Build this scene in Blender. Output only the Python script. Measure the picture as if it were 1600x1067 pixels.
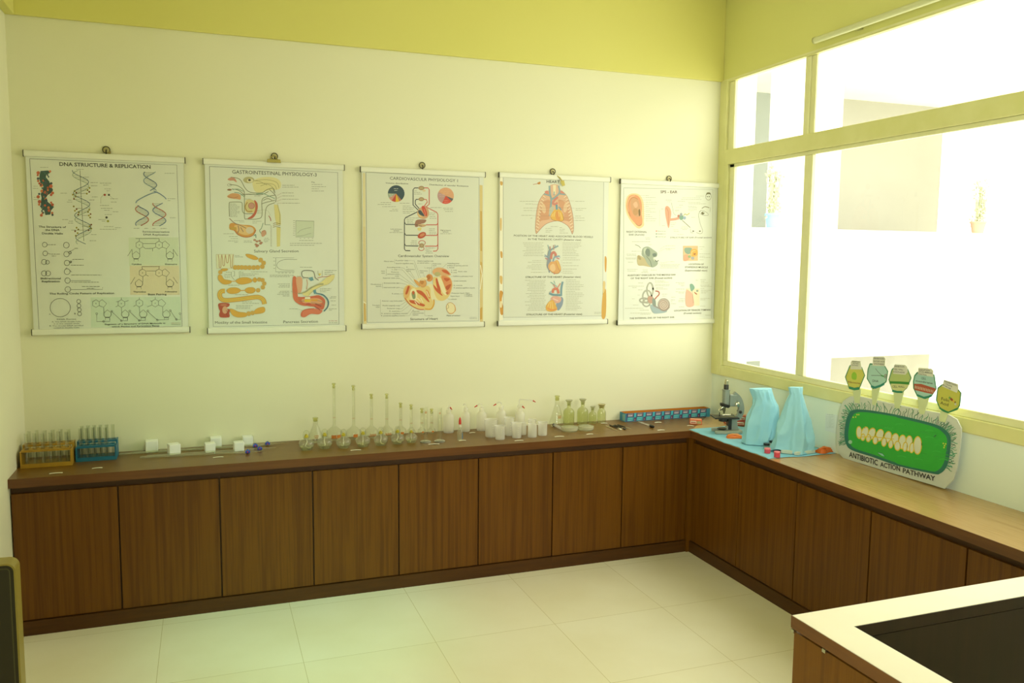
import bpy, bmesh, math, random
from mathutils import Vector, Matrix, noise
random.seed(7)
PI = math.pi
S = bpy.context.scene
COL = S.collection
for o in list(bpy.data.objects): bpy.data.objects.remove(o)

# ------------------------------------------------------------------ camera, world, lights, exposure
CAM_P = Vector((-3.12919, -4.67489, 1.77038)); CAM_F = 1305.83
def _rot(y, p, r):
    y, p, r = [math.radians(a) for a in (y, p, r)]
    fw = Vector((math.sin(y)*math.cos(p), math.cos(y)*math.cos(p), math.sin(p)))
    rt = Vector((math.cos(y), -math.sin(y), 0)); up = rt.cross(fw)
    return rt*math.cos(r)+up*math.sin(r), -rt*math.sin(r)+up*math.cos(r), fw
CR, CU, CF = _rot(20.1902, -5.76628, 0.55917)
cd = bpy.data.cameras.new('camera'); cam = bpy.data.objects.new('camera', cd); COL.objects.link(cam)
cd.sensor_width = 36; cd.lens = CAM_F/1600*36; cd.clip_start = .05; cd.clip_end = 300
m = Matrix((CR, CU, -CF)).transposed().to_4x4(); m.translation = CAM_P; cam.matrix_world = m
S.camera = cam
def ray(px, py): return CF+CR*((px-800)/CAM_F)-CU*((py-533.5)/CAM_F)
def on(px, py, ax, v):                      # the point of a real plane (wall, counter top) seen at a photo position
    d = ray(px, py); i = 'xyz'.index(ax); return CAM_P+d*((v-CAM_P[i])/d[i])

S.view_settings.view_transform = 'Standard'; S.view_settings.look = 'None'
S.view_settings.gamma = 1; S.view_settings.exposure = 0.0
w = bpy.data.worlds.new('sky'); S.world = w; w.use_nodes = True
bg = w.node_tree.nodes['Background']; bg.inputs[0].default_value = (.96, .94, .82, 1); bg.inputs[1].default_value = 4.0
w.cycles.sampling_method = 'AUTOMATIC'

def area(name, loc, rot, sx, sy, power, col, portal=False):
    l = bpy.data.lights.new(name, 'AREA'); l.shape = 'RECTANGLE'; l.size = sx; l.size_y = sy; l.energy = power; l.color = col
    if portal: l.cycles.is_portal = True
    o = bpy.data.objects.new(name, l); COL.objects.link(o); o.location = loc; o.rotation_euler = rot; return o
area('window_portal', (.16, -2.05, 1.99), (0, PI/2, 0), 1.8, 4.1, 1, (1, 1, 1), True)
# two ceiling lamps of the room, above and behind the camera, then fill lights and glow spots added out of view
area('ceiling_lamp_light', (-2.2, -2.6, 3.32), (0, 0, 0), 1.2, .3, 3, (.9, 1, .42))
area('ceiling_lamp_light', (-2.2, -5.6, 3.32), (0, 0, 0), 1.2, .3, 8, (.95, 1, .48))
area('front_fill', (-2.4, -7.1, 1.9), (PI/2, 0, 0), 2.4, 1.4, 6, (.95, 1, .80))  # fill panel added to even out the back wall; no window is modelled here
l_ = area('side_fill', (-3.85, -5.9, 1.9), (0, 0, 0), 1.0, 1.9, 29, (.94, 1, .94)); l_.rotation_euler = (Vector((0, -.9, 1.3))-l_.location).to_track_quat('-Z', 'Y').to_euler(); l_.data.spread = math.radians(75)  # added fill aimed at the window corner, no door behind it
def spot(name, loc, target, power, col, ang, blend, rad):
    l = bpy.data.lights.new(name, 'SPOT'); l.energy = power; l.color = col; l.spot_size = math.radians(ang); l.spot_blend = blend; l.shadow_soft_size = rad
    o = bpy.data.objects.new(name, l); COL.objects.link(o); o.location = loc
    o.rotation_euler = (Vector(target)-Vector(loc)).to_track_quat('-Z', 'Y').to_euler(); return o
spot('cool_glow_spot', (-2.6, -3.4, 3.2), (-2.72, -.72, 0), 210, (.28, 1, .74), 27, 1, .2)  # added spot that makes the cool green glow on the floor
spot('cool_glow_spot', (-2.6, -3.4, 3.2), (-3.12, 0, 1.25), 60, (.28, 1, .66), 26, 1, .2)  # added spot for the same green glow on the back wall

# ------------------------------------------------------------------ materials
MATS = {}
def lin(h):
    if isinstance(h, str): h = h.lstrip('#'); h = [int(h[i:i+2], 16)/255 for i in (0, 2, 4)]
    return tuple((c/12.92 if c <= .04045 else ((c+.055)/1.055)**2.4) for c in h[:3])
def mat(name, col=None, rough=.5, metal=0, spec=.5, coat=0, fn=None, **k):
    if name in MATS: return MATS[name]
    M = bpy.data.materials.new(name); M.use_nodes = True; b = M.node_tree.nodes['Principled BSDF']
    if col is not None: b.inputs['Base Color'].default_value = (*lin(col), 1)
    b.inputs['Roughness'].default_value = rough; b.inputs['Metallic'].default_value = metal
    b.inputs['Specular IOR Level'].default_value = spec; b.inputs['Coat Weight'].default_value = coat
    for kk, v in k.items(): b.inputs[kk.replace('_', ' ')].default_value = v
    if fn: fn(M.node_tree, b)
    MATS[name] = M; return M
def N(nt, t, **k):
    n = nt.nodes.new(t)
    for a, v in k.items():
        if a.startswith('i_'): n.inputs[a[2:].replace('_', ' ')].default_value = v
        else: setattr(n, a, v)
    return n
def ramp(nt, fac, stops):
    r = nt.nodes.new('ShaderNodeValToRGB'); e = r.color_ramp.elements
    while len(e) < len(stops): e.new(.5)
    for i, (p, c) in enumerate(stops): e[i].position = p; e[i].color = (*lin(c), 1)
    nt.links.new(fac, r.inputs[0]); return r.outputs[0]
def noise_mat(name, stops, scale=3, detail=4, rough=.5, stretch=(1, 1, 1), bump=0, rnd=False, **k):
    def fn(nt, b):
        tc = N(nt, 'ShaderNodeTexCoord'); mp = N(nt, 'ShaderNodeMapping'); mp.inputs['Scale'].default_value = stretch
        nt.links.new(tc.outputs['Object'], mp.inputs[0])
        if rnd:
            oi = N(nt, 'ShaderNodeObjectInfo'); ma = N(nt, 'ShaderNodeMath', operation='MULTIPLY'); ma.inputs[1].default_value = 37.
            nt.links.new(oi.outputs['Random'], ma.inputs[0]); cx = N(nt, 'ShaderNodeCombineXYZ')
            for i in range(3): nt.links.new(ma.outputs[0], cx.inputs[i])
            nt.links.new(cx.outputs[0], mp.inputs['Location'])
        no = N(nt, 'ShaderNodeTexNoise', i_Scale=scale, i_Detail=detail, i_Roughness=.6)
        nt.links.new(mp.outputs[0], no.inputs['Vector'])
        nt.links.new(ramp(nt, no.outputs[0], stops), b.inputs['Base Color'])
        if bump:
            bu = N(nt, 'ShaderNodeBump', i_Strength=bump, i_Distance=.002); nt.links.new(no.outputs[0], bu.inputs['Height'])
            nt.links.new(bu.outputs[0], b.inputs['Normal'])
    return mat(name, None, rough, fn=fn, **k)
wall_paint = noise_mat('wall_paint', [(.3, '#e9e8c4'), (.7, '#eceac9')], .7, 2, .6)
beam_warm_lit = noise_mat('beam_warm_lit', [(.3, '#ddd878'), (.7, '#e1dc80')], .7, 2, .55)  # warm light on the beams put into a yellower wall colour
lintel_warm_lit = noise_mat('lintel_warm_lit', [(.3, '#dedd88'), (.7, '#e2e190')], .7, 2, .55)  # warm light over the window put into the lintel colour
under_glow_tint = noise_mat('under_sill_glow_tint', [(.3, '#e6f0dc'), (.7, '#eaf4e0')], 1.4, 2, .45)  # cyan light bounced from the blue cloths put into the wall colour
ceil_paint = mat('ceiling_paint', '#f1ecd2', .8)
frame_paint = noise_mat('frame_paint', [(.35, '#dfdd96'), (.65, '#e5e3a2')], 6, 3, .4)
sash_metal = noise_mat('sash_metal', [(.35, '#e6e4ae'), (.65, '#ebe9b8')], 8, 3, .3)
wood = noise_mat('walnut_laminate', [(.2, '#4e2d03'), (.42, '#5e3704'), (.58, '#6e4408'), (.8, '#523003')], 8, 7, .42, (6, 6, .14), rnd=True, spec=.3)
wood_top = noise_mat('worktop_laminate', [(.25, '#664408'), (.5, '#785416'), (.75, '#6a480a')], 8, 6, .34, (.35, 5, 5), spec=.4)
wood_top_lit = noise_mat('worktop_laminate_lit', [(.25, '#a5824a'), (.5, '#bd9a62'), (.75, '#a7854e')], 8, 6, .27, (5, .35, 5), coat=.2)  # same laminate, window reflection on this arm put into a paler colour
wood_edge = noise_mat('worktop_edge_laminate', [(.3, '#5a3413'), (.7, '#6e431b')], 9, 5, .35, (.3, .3, 6))
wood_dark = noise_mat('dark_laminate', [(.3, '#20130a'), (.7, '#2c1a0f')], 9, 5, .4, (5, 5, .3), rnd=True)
gap_dark = mat('carcass_brown', '#4a2c0c', .6)  # dark brown wood of the cabinet carcasses and the partition core
cream = noise_mat('cream_laminate', [(.3, '#e0d8b6'), (.7, '#e5ddbe')], 5, 3, .3, coat=.2)
def floor_fn(nt, b):
    tc = N(nt, 'ShaderNodeTexCoord'); mp = N(nt, 'ShaderNodeMapping'); mp.inputs['Location'].default_value = (.3855, .49, 0)
    nt.links.new(tc.outputs['Object'], mp.inputs[0])
    br = N(nt, 'ShaderNodeTexBrick', offset=0, squash=1, i_Scale=1, i_Mortar_Size=.0013, i_Mortar_Smooth=.2, i_Brick_Width=.595, i_Row_Height=.6, i_Bias=0)
    br.inputs['Color1'].default_value = (*lin('#f5f0d2'), 1); br.inputs['Color2'].default_value = (*lin('#f7f3d8'), 1); br.inputs['Mortar'].default_value = (*lin('#d2c998'), 1)
    no = N(nt, 'ShaderNodeTexNoise', i_Scale=2.2, i_Detail=5); nt.links.new(tc.outputs['Object'], no.inputs[0])
    mx = N(nt, 'ShaderNodeMix', data_type='RGBA', blend_type='MULTIPLY'); mx.inputs[0].default_value = .25
    nt.links.new(mp.outputs[0], br.inputs[0]); nt.links.new(br.outputs[0], mx.inputs[6])
    nt.links.new(ramp(nt, no.outputs[0], [(.35, '#e6dfc0'), (.65, '#ffffff')]), mx.inputs[7]); nt.links.new(mx.outputs[2], b.inputs['Base Color'])
floor_mat = mat('floor_tile', None, .22, fn=floor_fn)

def glass(name, tint='#f4fbf2', refl=1., rough=.0, haze=0, hazecol='#ffffff'):
    """thin-walled glass: light passes straight through, Fresnel reflection on top"""
    if name in MATS: return MATS[name]
    M = bpy.data.materials.new(name); M.use_nodes = True; nt = M.node_tree; nt.nodes.clear()
    out = N(nt, 'ShaderNodeOutputMaterial'); tr = N(nt, 'ShaderNodeBsdfTransparent'); tr.inputs[0].default_value = (*lin(tint), 1)
    gl = N(nt, 'ShaderNodeBsdfGlossy', i_Roughness=rough); fr = N(nt, 'ShaderNodeFresnel')
    ge = N(nt, 'ShaderNodeNewGeometry'); mi = N(nt, 'ShaderNodeMath', operation='MULTIPLY_ADD'); mi.inputs[1].default_value = -.8333; mi.inputs[2].default_value = 1.5
    nt.links.new(ge.outputs['Backfacing'], mi.inputs[0]); nt.links.new(mi.outputs[0], fr.inputs[0])     # the same pane from either side
    mu = N(nt, 'ShaderNodeMath', operation='MULTIPLY', use_clamp=True); mu.inputs[1].default_value = refl
    nt.links.new(fr.outputs[0], mu.inputs[0]); base = tr.outputs[0]
    if haze:
        df = N(nt, 'ShaderNodeBsdfDiffuse'); df.inputs[0].default_value = (*lin(hazecol), 1)
        tl = N(nt, 'ShaderNodeBsdfTranslucent'); tl.inputs[0].default_value = (*lin(hazecol), 1)
        a = N(nt, 'ShaderNodeMixShader'); a.inputs[0].default_value = .5; nt.links.new(df.outputs[0], a.inputs[1]); nt.links.new(tl.outputs[0], a.inputs[2])
        h = N(nt, 'ShaderNodeMixShader'); h.inputs[0].default_value = haze; nt.links.new(base, h.inputs[1]); nt.links.new(a.outputs[0], h.inputs[2]); base = h.outputs[0]
    mx = N(nt, 'ShaderNodeMixShader'); nt.links.new(mu.outputs[0], mx.inputs[0]); nt.links.new(base, mx.inputs[1]); nt.links.new(gl.outputs[0], mx.inputs[2])
    nt.links.new(mx.outputs[0], out.inputs[0]); MATS[name] = M; return M
pane_glass = glass('window_glass', '#fbfdf8', .8)
clear_glass = glass('clear_glass', '#fbfcf7', 1.0, .05, .03, '#f8f9ea')
thick_glass = glass('thick_glass', '#f8faf0', 1.4, .06, .14, '#f9faea')
frosted = glass('frosted_plastic', '#fdfdfa', .6, .3, .42, '#fffef8')
milky = glass('milky_plastic', '#fdfdf8', .6, .3, .62, '#fffdf2')

# ------------------------------------------------------------------ mesh builder
class MB:
    def __init__(s): s.v = []; s.f = []; s.mi = []; s.T = Matrix(); s.m = 0
    def add(s, vs, fs):
        o = len(s.v); s.v += [s.T @ Vector(p) for p in vs]
        for f in fs: s.f.append([i+o for i in f]); s.mi.append(s.m)
        return s
    def box(s, x0, y0, z0, x1, y1, z1):
        x0, x1 = sorted((x0, x1)); y0, y1 = sorted((y0, y1)); z0, z1 = sorted((z0, z1))
        return s.add([(x0,y0,z0),(x1,y0,z0),(x1,y1,z0),(x0,y1,z0),(x0,y0,z1),(x1,y0,z1),(x1,y1,z1),(x0,y1,z1)],
                     [(0,3,2,1),(4,5,6,7),(0,1,5,4),(1,2,6,5),(2,3,7,6),(3,0,4,7)])
    def lathe(s, prof, n=24, c=(0, 0, 0), ax='z', closed=True):
        vs = []; fs = []; L = len(prof)
        for k in range(n):
            a = 2*PI*k/n
            for r, z in prof:
                p = (r*math.cos(a), r*math.sin(a), z)
                if ax == 'x': p = (p[2], p[0], p[1])
                if ax == 'y': p = (p[1], p[2], p[0])
                vs.append((p[0]+c[0], p[1]+c[1], p[2]+c[2]))
        for k in range(n):
            for i in range(L-1):
                a, b = k*L+i, ((k+1) % n)*L+i
                fs.append((a, b, b+1, a+1))
        if closed:
            if prof[0][0] > 1e-6: fs.append([k*L for k in range(n)][::-1])
            if prof[-1][0] > 1e-6: fs.append([k*L+L-1 for k in range(n)])
        return s.add(vs, fs)
    def cyl(s, c, r, h, n=20, ax='z', r2=None):
        return s.lathe([(r, 0), (r if r2 is None else r2, h)], n, c, ax)
    def tube(s, pts, r, n=10, cap=True):
        pts = [Vector(p) for p in pts]; vs = []; fs = []; L = len(pts); rr = r if isinstance(r, (list, tuple)) else [r]*L
        up = Vector((0, 0, 1)); 
        for i, p in enumerate(pts):
            t = (pts[min(i+1, L-1)]-pts[max(i-1, 0)]).normalized()
            if i == 0:
                a = t.cross(up); a = a if a.length > 1e-3 else t.cross(Vector((1, 0, 0))); a.normalize()
            else: a = (a-t*a.dot(t)).normalized()
            b = t.cross(a)
            for k in range(n):
                g = 2*PI*k/n; vs.append(p+(a*math.cos(g)+b*math.sin(g))*rr[i])
        for i in range(L-1):
            for k in range(n): fs.append((i*n+k, i*n+(k+1) % n, (i+1)*n+(k+1) % n, (i+1)*n+k))
        if cap: fs += [list(range(n))[::-1], [(L-1)*n+k for k in range(n)]]
        return s.add(vs, fs)
    def prism(s, poly, d0, d1, plane='xy'):
        """poly of 2D points pushed from d0 to d1 along the third axis"""
        def P(u, v, d): return {'xy': (u, v, d), 'xz': (u, d, v), 'yz': (d, u, v)}[plane]
        n = len(poly); vs = [P(*p, d0) for p in poly]+[P(*p, d1) for p in poly]
        fs = [list(range(n))[::-1], list(range(n, 2*n))]+[(i, (i+1) % n, n+(i+1) % n, n+i) for i in range(n)]
        return s.add(vs, fs)
    def build(s, name, mats, parent=None, loc=(0, 0, 0), rot=(0, 0, 0), smooth=False, bevel=0, seg=2, kind=None, solid=0):
        me = bpy.data.meshes.new(name); me.from_pydata([tuple(v) for v in s.v], [], s.f)
        if not isinstance(mats, (list, tuple)): mats = [mats]
        for M in mats: me.materials.append(M)
        me.polygons.foreach_set('material_index', s.mi)
        if s.T.is_identity or True:
            bm = bmesh.new(); bm.from_mesh(me); bmesh.ops.recalc_face_normals(bm, faces=bm.faces); bm.to_mesh(me); bm.free()
        if smooth:
            me.polygons.foreach_set('use_smooth', [True]*len(me.polygons)); me.set_sharp_from_angle(angle=math.radians(smooth if smooth > 1 else 40))
        o = bpy.data.objects.new(name, me); COL.objects.link(o); o.location = loc; o.rotation_euler = rot
        if parent: o.parent = parent
        if bevel:
            b = o.modifiers.new('bevel', 'BEVEL'); b.width = bevel; b.segments = seg; b.limit_method = 'ANGLE'; b.angle_limit = math.radians(50)
        if solid:
            b = o.modifiers.new('solid', 'SOLIDIFY'); b.thickness = solid; b.offset = 0
        if kind: o['kind'] = kind
        return o
def tag(o, label, cat, group=None):
    o['label'] = label; o['category'] = cat
    if group: o['group'] = group
    return o
def thing(name, label, cat, loc=(0, 0, 0), rz=0, group=None):
    o = bpy.data.objects.new(name, None); COL.objects.link(o); o.empty_display_size = .05; o.location = loc; o.rotation_euler = (0, 0, rz)
    return tag(o, label, cat, group)
def dup(root, loc, rz=None, label=None, group=None, scale=None):
    r = root.copy(); COL.objects.link(r); r.location = loc
    if rz is not None: r.rotation_euler = (0, 0, rz)
    if label: r['label'] = label
    if group: r['group'] = group
    if scale: r.scale = (scale,)*3 if isinstance(scale, (int, float)) else scale
    for ch in list(root.children):
        c = ch.copy(); COL.objects.link(c); c.parent = r
        for g in list(ch.children):
            d = g.copy(); COL.objects.link(d); d.parent = c
    return r
def rrect(x0, y0, x1, y1, r, n=6):
    p = []
    for cx, cy, a0 in ((x1-r, y1-r, 0), (x0+r, y1-r, 90), (x0+r, y0+r, 180), (x1-r, y0+r, 270)):
        for k in range(n+1):
            a = math.radians(a0+90*k/n); p.append((cx+r*math.cos(a), cy+r*math.sin(a)))
    return p

# ------------------------------------------------------------------ the room
L, D1, D2, BZ, H, SILL, CEIL = 3.987, .421, .414, 2.891, .75, 1.024, 3.4
YF, T = -7.2, .2
MB().box(-L-T, YF-T, -.15, T, T, 0).build('floor', floor_mat, kind='structure')
MB().box(-L-T, YF-T, CEIL, T, T, CEIL+.15).build('ceiling', ceil_paint, kind='structure')
MB().box(-L-T, 0, 0, 0, T, CEIL).build('wall_back', wall_paint, kind='structure')
MB().box(-L-T, YF, 0, -L, 0, CEIL).build('wall_left', wall_paint, kind='structure')
MB().box(-L-T, YF-T, 0, T, YF, CEIL).build('wall_front', wall_paint, kind='structure')
wy = -4.1
b = MB().box(0, wy, 0, T, T, SILL); b.m = 1; b.box(0, wy, BZ, .045, T, CEIL); b.m = 2; b.box(0, YF, 0, T, wy, CEIL)
b.build('wall_right', [under_glow_tint, lintel_warm_lit, wall_paint], kind='structure')
MB().box(-L, -.018, BZ, 0, 0, CEIL).build('trim_1', beam_warm_lit, kind='structure', bevel=.004)
MB().box(-L, YF, BZ, -L+.043, -.018, CEIL).build('trim_2', beam_warm_lit, kind='structure', bevel=.004)

# window: fixed frame, transom and two tiers of panes along the right wall
win = bpy.data.objects.new('window_1', None); COL.objects.link(win); win['kind'] = 'structure'
X0, X1 = .0, .03
TB, TT, SB = 2.366, 2.458, 1.107
b = MB(); b.box(X0-.012, -.075, SILL, X1, 0, BZ); b.box(X0-.012, -.11, SILL, X1, -.075, TB); b.box(X0-.012, wy, SILL, X1, -.11, 1.088); b.box(X0-.012, wy, TB, X1, -.075, TT); b.box(X0-.004, wy, BZ-.012, X1, 0, BZ)
b.build('window_frame', frame_paint, win, bevel=.003)
b = MB(); b.box(.006, -.136, TT, X1, -.075, BZ-.012)
for y0, y1 in ((-.787, -.83), (-.83, -.87), (-2.42, -2.50), (-3.98, -4.06)): b.box(.006 if y0 > -.8 else .014, y1, TT, X1, y0, BZ-.012)
b.build('transom_mullion', sash_metal, win, bevel=.004)
b = MB(); b.box(.004, wy, 1.088, .028, -.11, SB+.016)
b.box(.004, -.16, SB+.016, .028, -.11, TB); b.box(.004, wy, 2.344, .028, -.11, TB)
b.box(.002, -.885, SB+.016, .026, -.818, 2.344); b.box(.002, -2.50, SB+.016, .026, -2.43, 2.344); b.box(.002, -4.06, SB+.016, .026, -3.99, 2.344)
b.build('window_sash', sash_metal, win, bevel=.003)
b = MB(); b.box(-.008, -.052, 1.72, .004, -.062, 1.80); b.build('window_catch', mat('catch', '#8d8a5c', .3, .8), win, bevel=.002)
for n, (y0, y1, z0, z1) in enumerate(((-.787, -.136, TT, BZ), (-2.42, -.87, TT, BZ), (-3.98, -2.5, TT, BZ), (-.818, -.16, 1.12, TB), (-2.43, -.885, 1.12, TB), (-3.99, -2.5, 1.12, TB))):
    MB().add([(.020, y0, z0), (.020, y1, z0), (.020, y1, z1-.012), (.020, y0, z1-.012)], [(0, 1, 2, 3)]).build('window_pane', pane_glass, win)
b = MB().box(-.006, -.0, BZ-.004, .0, YF, BZ+.006); b.box(-.004, wy, 1.02, 0, 0, 1.028); b.build('trim_3', sash_metal, kind='structure')

# ------------------------------------------------------------------ cabinets and worktop
PL = .068
def cabinet(name_label, along, a0, a1, doors, depth):
    """along 'x': against the back wall, from x=a0 to a1; along 'y': against the right wall"""
    t = thing('base_cabinet', name_label, 'cabinet', ((a0+a1)/2, -depth/2, 0) if along == 'x' else (-depth/2, (a0+a1)/2, 0), 0, None)
    ox, oy = t.location.x, t.location.y
    def bb(u0, u1, d0, d1, z0, z1):
        b = MB()
        if along == 'x': b.box(u0-ox, -d0-oy, z0, u1-ox, -d1-oy, z1)
        else: b.box(-d0-ox, u0-oy, z0, -d1-ox, u1-oy, z1)
        return b
    bb(a0, a1+(.045 if a1 == -.43 else 0), .005, depth-.03, PL, H-.045).build('carcass', gap_dark, t)
    if a1 == -.43: bb(a1+.001, a1+.045, depth-.0295, depth+.004, 0, H-.045).build('corner_post', wood, t)
    bb(a0, a1, .03, depth-.004, .0, PL).build('plinth', noise_mat('plinth_laminate', [(.3, '#452807'), (.7, '#55330b')], 8, 6, .45, (.4, .4, 5), rnd=True, spec=.3), t)
    for d0, d1 in zip(doors, doors[1:]):
        bb(d0+.0035, d1-.0035, depth-.0295, depth-.012, PL+.004, H-.077).build('door', wood, t, bevel=.0012, seg=1)
    return t
bd = [-3.985, -3.540, -3.087, -2.638, -2.192, -1.748, -1.306, -.864, -.424]
for i, lb in enumerate(['walnut two-door base cabinet below the test tube racks', 'walnut two-door base cabinet below the white foam blocks',
                        'walnut two-door base cabinet below the measuring cylinders', 'walnut two-door base cabinet in the room corner below the blue carton']):
    d = bd[i*2:i*2+3]
    cabinet(lb, 'x', d[0], d[2] if i < 3 else -.43, d if i < 3 else [d[0], d[1], -.43], D1-.0)
rd = [-.4255, -.889, -1.367, -1.859, -2.355, -2.84, -3.3]
for i, lb in enumerate(['walnut two-door base cabinet below the blue sheet', 'walnut two-door base cabinet below the painted bacterium board', 'walnut two-door base cabinet partly hidden by the cream-topped partition']):
    d = rd[i*2:i*2+3]
    cabinet(lb, 'y', d[2], d[0], d[::-1], D2)
ov = .014
poly = [(-L+.001, -.001), (-.001, -.001), (-.001, -3.5), (-D2-ov, -3.5), (-D2-ov, -D1-ov), (-L+.001, -D1-ov)]
wt = thing('worktop', 'L-shaped brown laminate worktop running under the charts and the window', 'worktop', (0, 0, 0))
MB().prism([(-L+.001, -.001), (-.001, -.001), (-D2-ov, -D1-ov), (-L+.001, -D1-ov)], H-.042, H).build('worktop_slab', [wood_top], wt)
MB().prism([(-.001, -.001), (-.001, -3.5), (-D2-ov, -3.5), (-D2-ov, -D1-ov)], H-.042, H).build('worktop_slab', [wood_top_lit], wt)
b = MB(); b.prism([(-L+.001, -D1-ov-.0015), (-D2-ov-.0015, -D1-ov-.0015), (-D2-ov-.0015, -3.5), (-D2-ov, -3.5), (-D2-ov, -D1-ov), (-L+.001, -D1-ov)], H-.042, H-.0008)
b.build('edge_strip', wood_edge, wt)

# ------------------------------------------------------------------ foreground partition and left panel
HI = 1.0
px0, py0, tw = -1.945, -3.242, .088
t = thing('partition', 'low walnut partition with a wide cream top ledge at the lower right', 'partition', (px0, py0, 0))
b = MB(); b.prism([(0, 0), (1.46, 0), (1.46, -tw), (tw, -tw), (tw, -1.25), (0, -1.25)], HI-.028, HI); b.build('top_ledge', cream, t, bevel=.001)
b = MB(); b.prism([(-.0015, .0015), (1.46, .0015), (1.46, 0), (0, 0), (0, -1.25), (-.0015, -1.25)], HI-.028, HI-.001)
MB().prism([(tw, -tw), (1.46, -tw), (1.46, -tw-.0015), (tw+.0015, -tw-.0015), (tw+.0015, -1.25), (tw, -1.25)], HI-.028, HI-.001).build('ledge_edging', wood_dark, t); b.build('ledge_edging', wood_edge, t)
b = MB(); b.prism([(.016, -.016), (1.46, -.016), (1.46, -tw+.02), (tw-.02, -tw+.02), (tw-.02, -1.25), (.016, -1.25)], 0, HI-.028); b.build('core_board', gap_dark, t)
b = MB(); b.prism([(.004, -.004), (1.46, -.004), (1.46, -tw+.014), (tw-.014, -tw+.014), (tw-.014, -1.25), (.004, -1.25)], 0, HI-.036); b.build('outer_panel', wood, t)
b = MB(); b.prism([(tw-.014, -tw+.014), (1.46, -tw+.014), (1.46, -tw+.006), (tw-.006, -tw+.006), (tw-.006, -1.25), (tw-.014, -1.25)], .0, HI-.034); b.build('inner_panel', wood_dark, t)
for y in (-.012, -.11): MB().box(-.004, y, HI-.036, .004, y+.01, HI-.029).build('edge_clip', mat('steel', '#c9c9bd', .25, 1), t)

t = thing('low_partition', 'dark scuffed low panel with a rounded pale edge by the left wall', 'panel', (-3.87, -1.5, 0))
def arch(d): return [(-.105, 0), (.115-d, 0)]+[(.115-.03+(.03-d)*math.cos(a), .726-.03+(.03-d)*math.sin(a)) for a in (k*PI/16 for k in range(9))]+[(-.105, .726-d)]
MB().prism(arch(.006), -.030, .036, 'xz').build('panel_core', noise_mat('scuffed_board', [(.3, '#1f1a08'), (.72, '#2b240d'), (.86, '#4a4426')], 7, 8, .45), t)
o_, i_ = arch(0)[1:], arch(.006)[1:]
MB().prism(o_+i_[::-1], -.033, .039, 'xz').build('edge_trim', mat('edge_trim', '#94843a', .4), t, smooth=40)
o_, i_ = arch(.016)[1:], arch(.020)[1:]
MB().prism([(u, max(v, 0)) for u, v in o_+i_[::-1]], -.0315, -.0300, 'xz').build('inset_line', mat('inset_line', '#4a4628', .5), t)

# tube along the lintel
t = thing('tube_light', 'unlit white tube fitting fixed high on the wall over the window', 'light', (-.04, -1.9, 2.935))
MB().lathe([(.016, -.985), (.016, .985)], 16, ax='y').build('tube', mat('tube_white', '#d9dcae', .35), t, smooth=True)
b = MB()
for y in (-.99, .985): MB().lathe([(.0185, 0), (.0185, .008)], 16, (0, y, 0), 'y').build('end_cap', mat('tube_cap', '#b9b97c', .4), t)
b = MB()
for y in (-.7, .7): MB().box(0, y-.02, -.012, .039, y+.02, .012).build('bracket', mat('tube_cap'), t)

# ------------------------------------------------------------------ outside: the wing across the court
conc = noise_mat('facade_white', [(.3, '#f4f2e6'), (.7, '#fbfaf0')], .8, 3, .7)
grey = noise_mat('facade_recess', [(.3, '#9ba29c'), (.7, '#a3aaa4')], .6, 4, .8)
tan = noise_mat('facade_tan', [(.3, '#a6a498'), (.7, '#aeaca0')], .6, 4, .8)
MB().box(-25, -25, -4.2, 60, 45, -4).build('ground', conc, kind='structure')
t = thing('neighbouring_wing', 'pale wing of the building across the court with open galleries', 'building', (7, 6, -4))
def B(x0, x1, z0, z1, y0, y1, b=None): return (b or MB()).box(x0-7, y0-6, z0+4, x1-7, y1-6, z1+4)
B(2.0, 16, -4, -3.2, 6, 6.25).build('facade_wall', conc, t)
b = MB(); B(1.5, 4.58, -4, 9, 5.95, 6.6, b); B(5.32, 6.18, -4, 9, 5.95, 6.6, b); B(10.2, 16, -4, 9, 5.95, 6.6, b); b.build('pier', conc, t)
b = MB(); B(4.4, 10.3, .22, 2.25, 6, 6.2, b); B(4.4, 10.3, 4.62, 9, 6, 6.2, b); B(4.4, 10.3, -4, -2, 6, 6.2, b); b.build('parapet', conc, t)
B(4.4, 10.3, .22, .4, 6.2, 8.4).build('gallery_slab', conc, t); B(4.4, 10.3, 4.7, 4.9, 6.2, 8.4).build('gallery_slab', conc, t)
b = MB(); B(4.3, 7.58, -4, 9, 8.0, 8.2, b); b.build('gallery_wall', grey, t)
b = MB(); B(7.58, 10.3, -4, 9, 7.9, 8.2, b); b.build('gallery_wall', tan, t)
b = MB(); B(4.62, 5.0, 3.70, 3.76, 7.9, 8.0, b); B(4.78, 4.82, 2.9, 3.9, 7.9, 8.0, b); b.build('gallery_window', conc, t)
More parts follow.
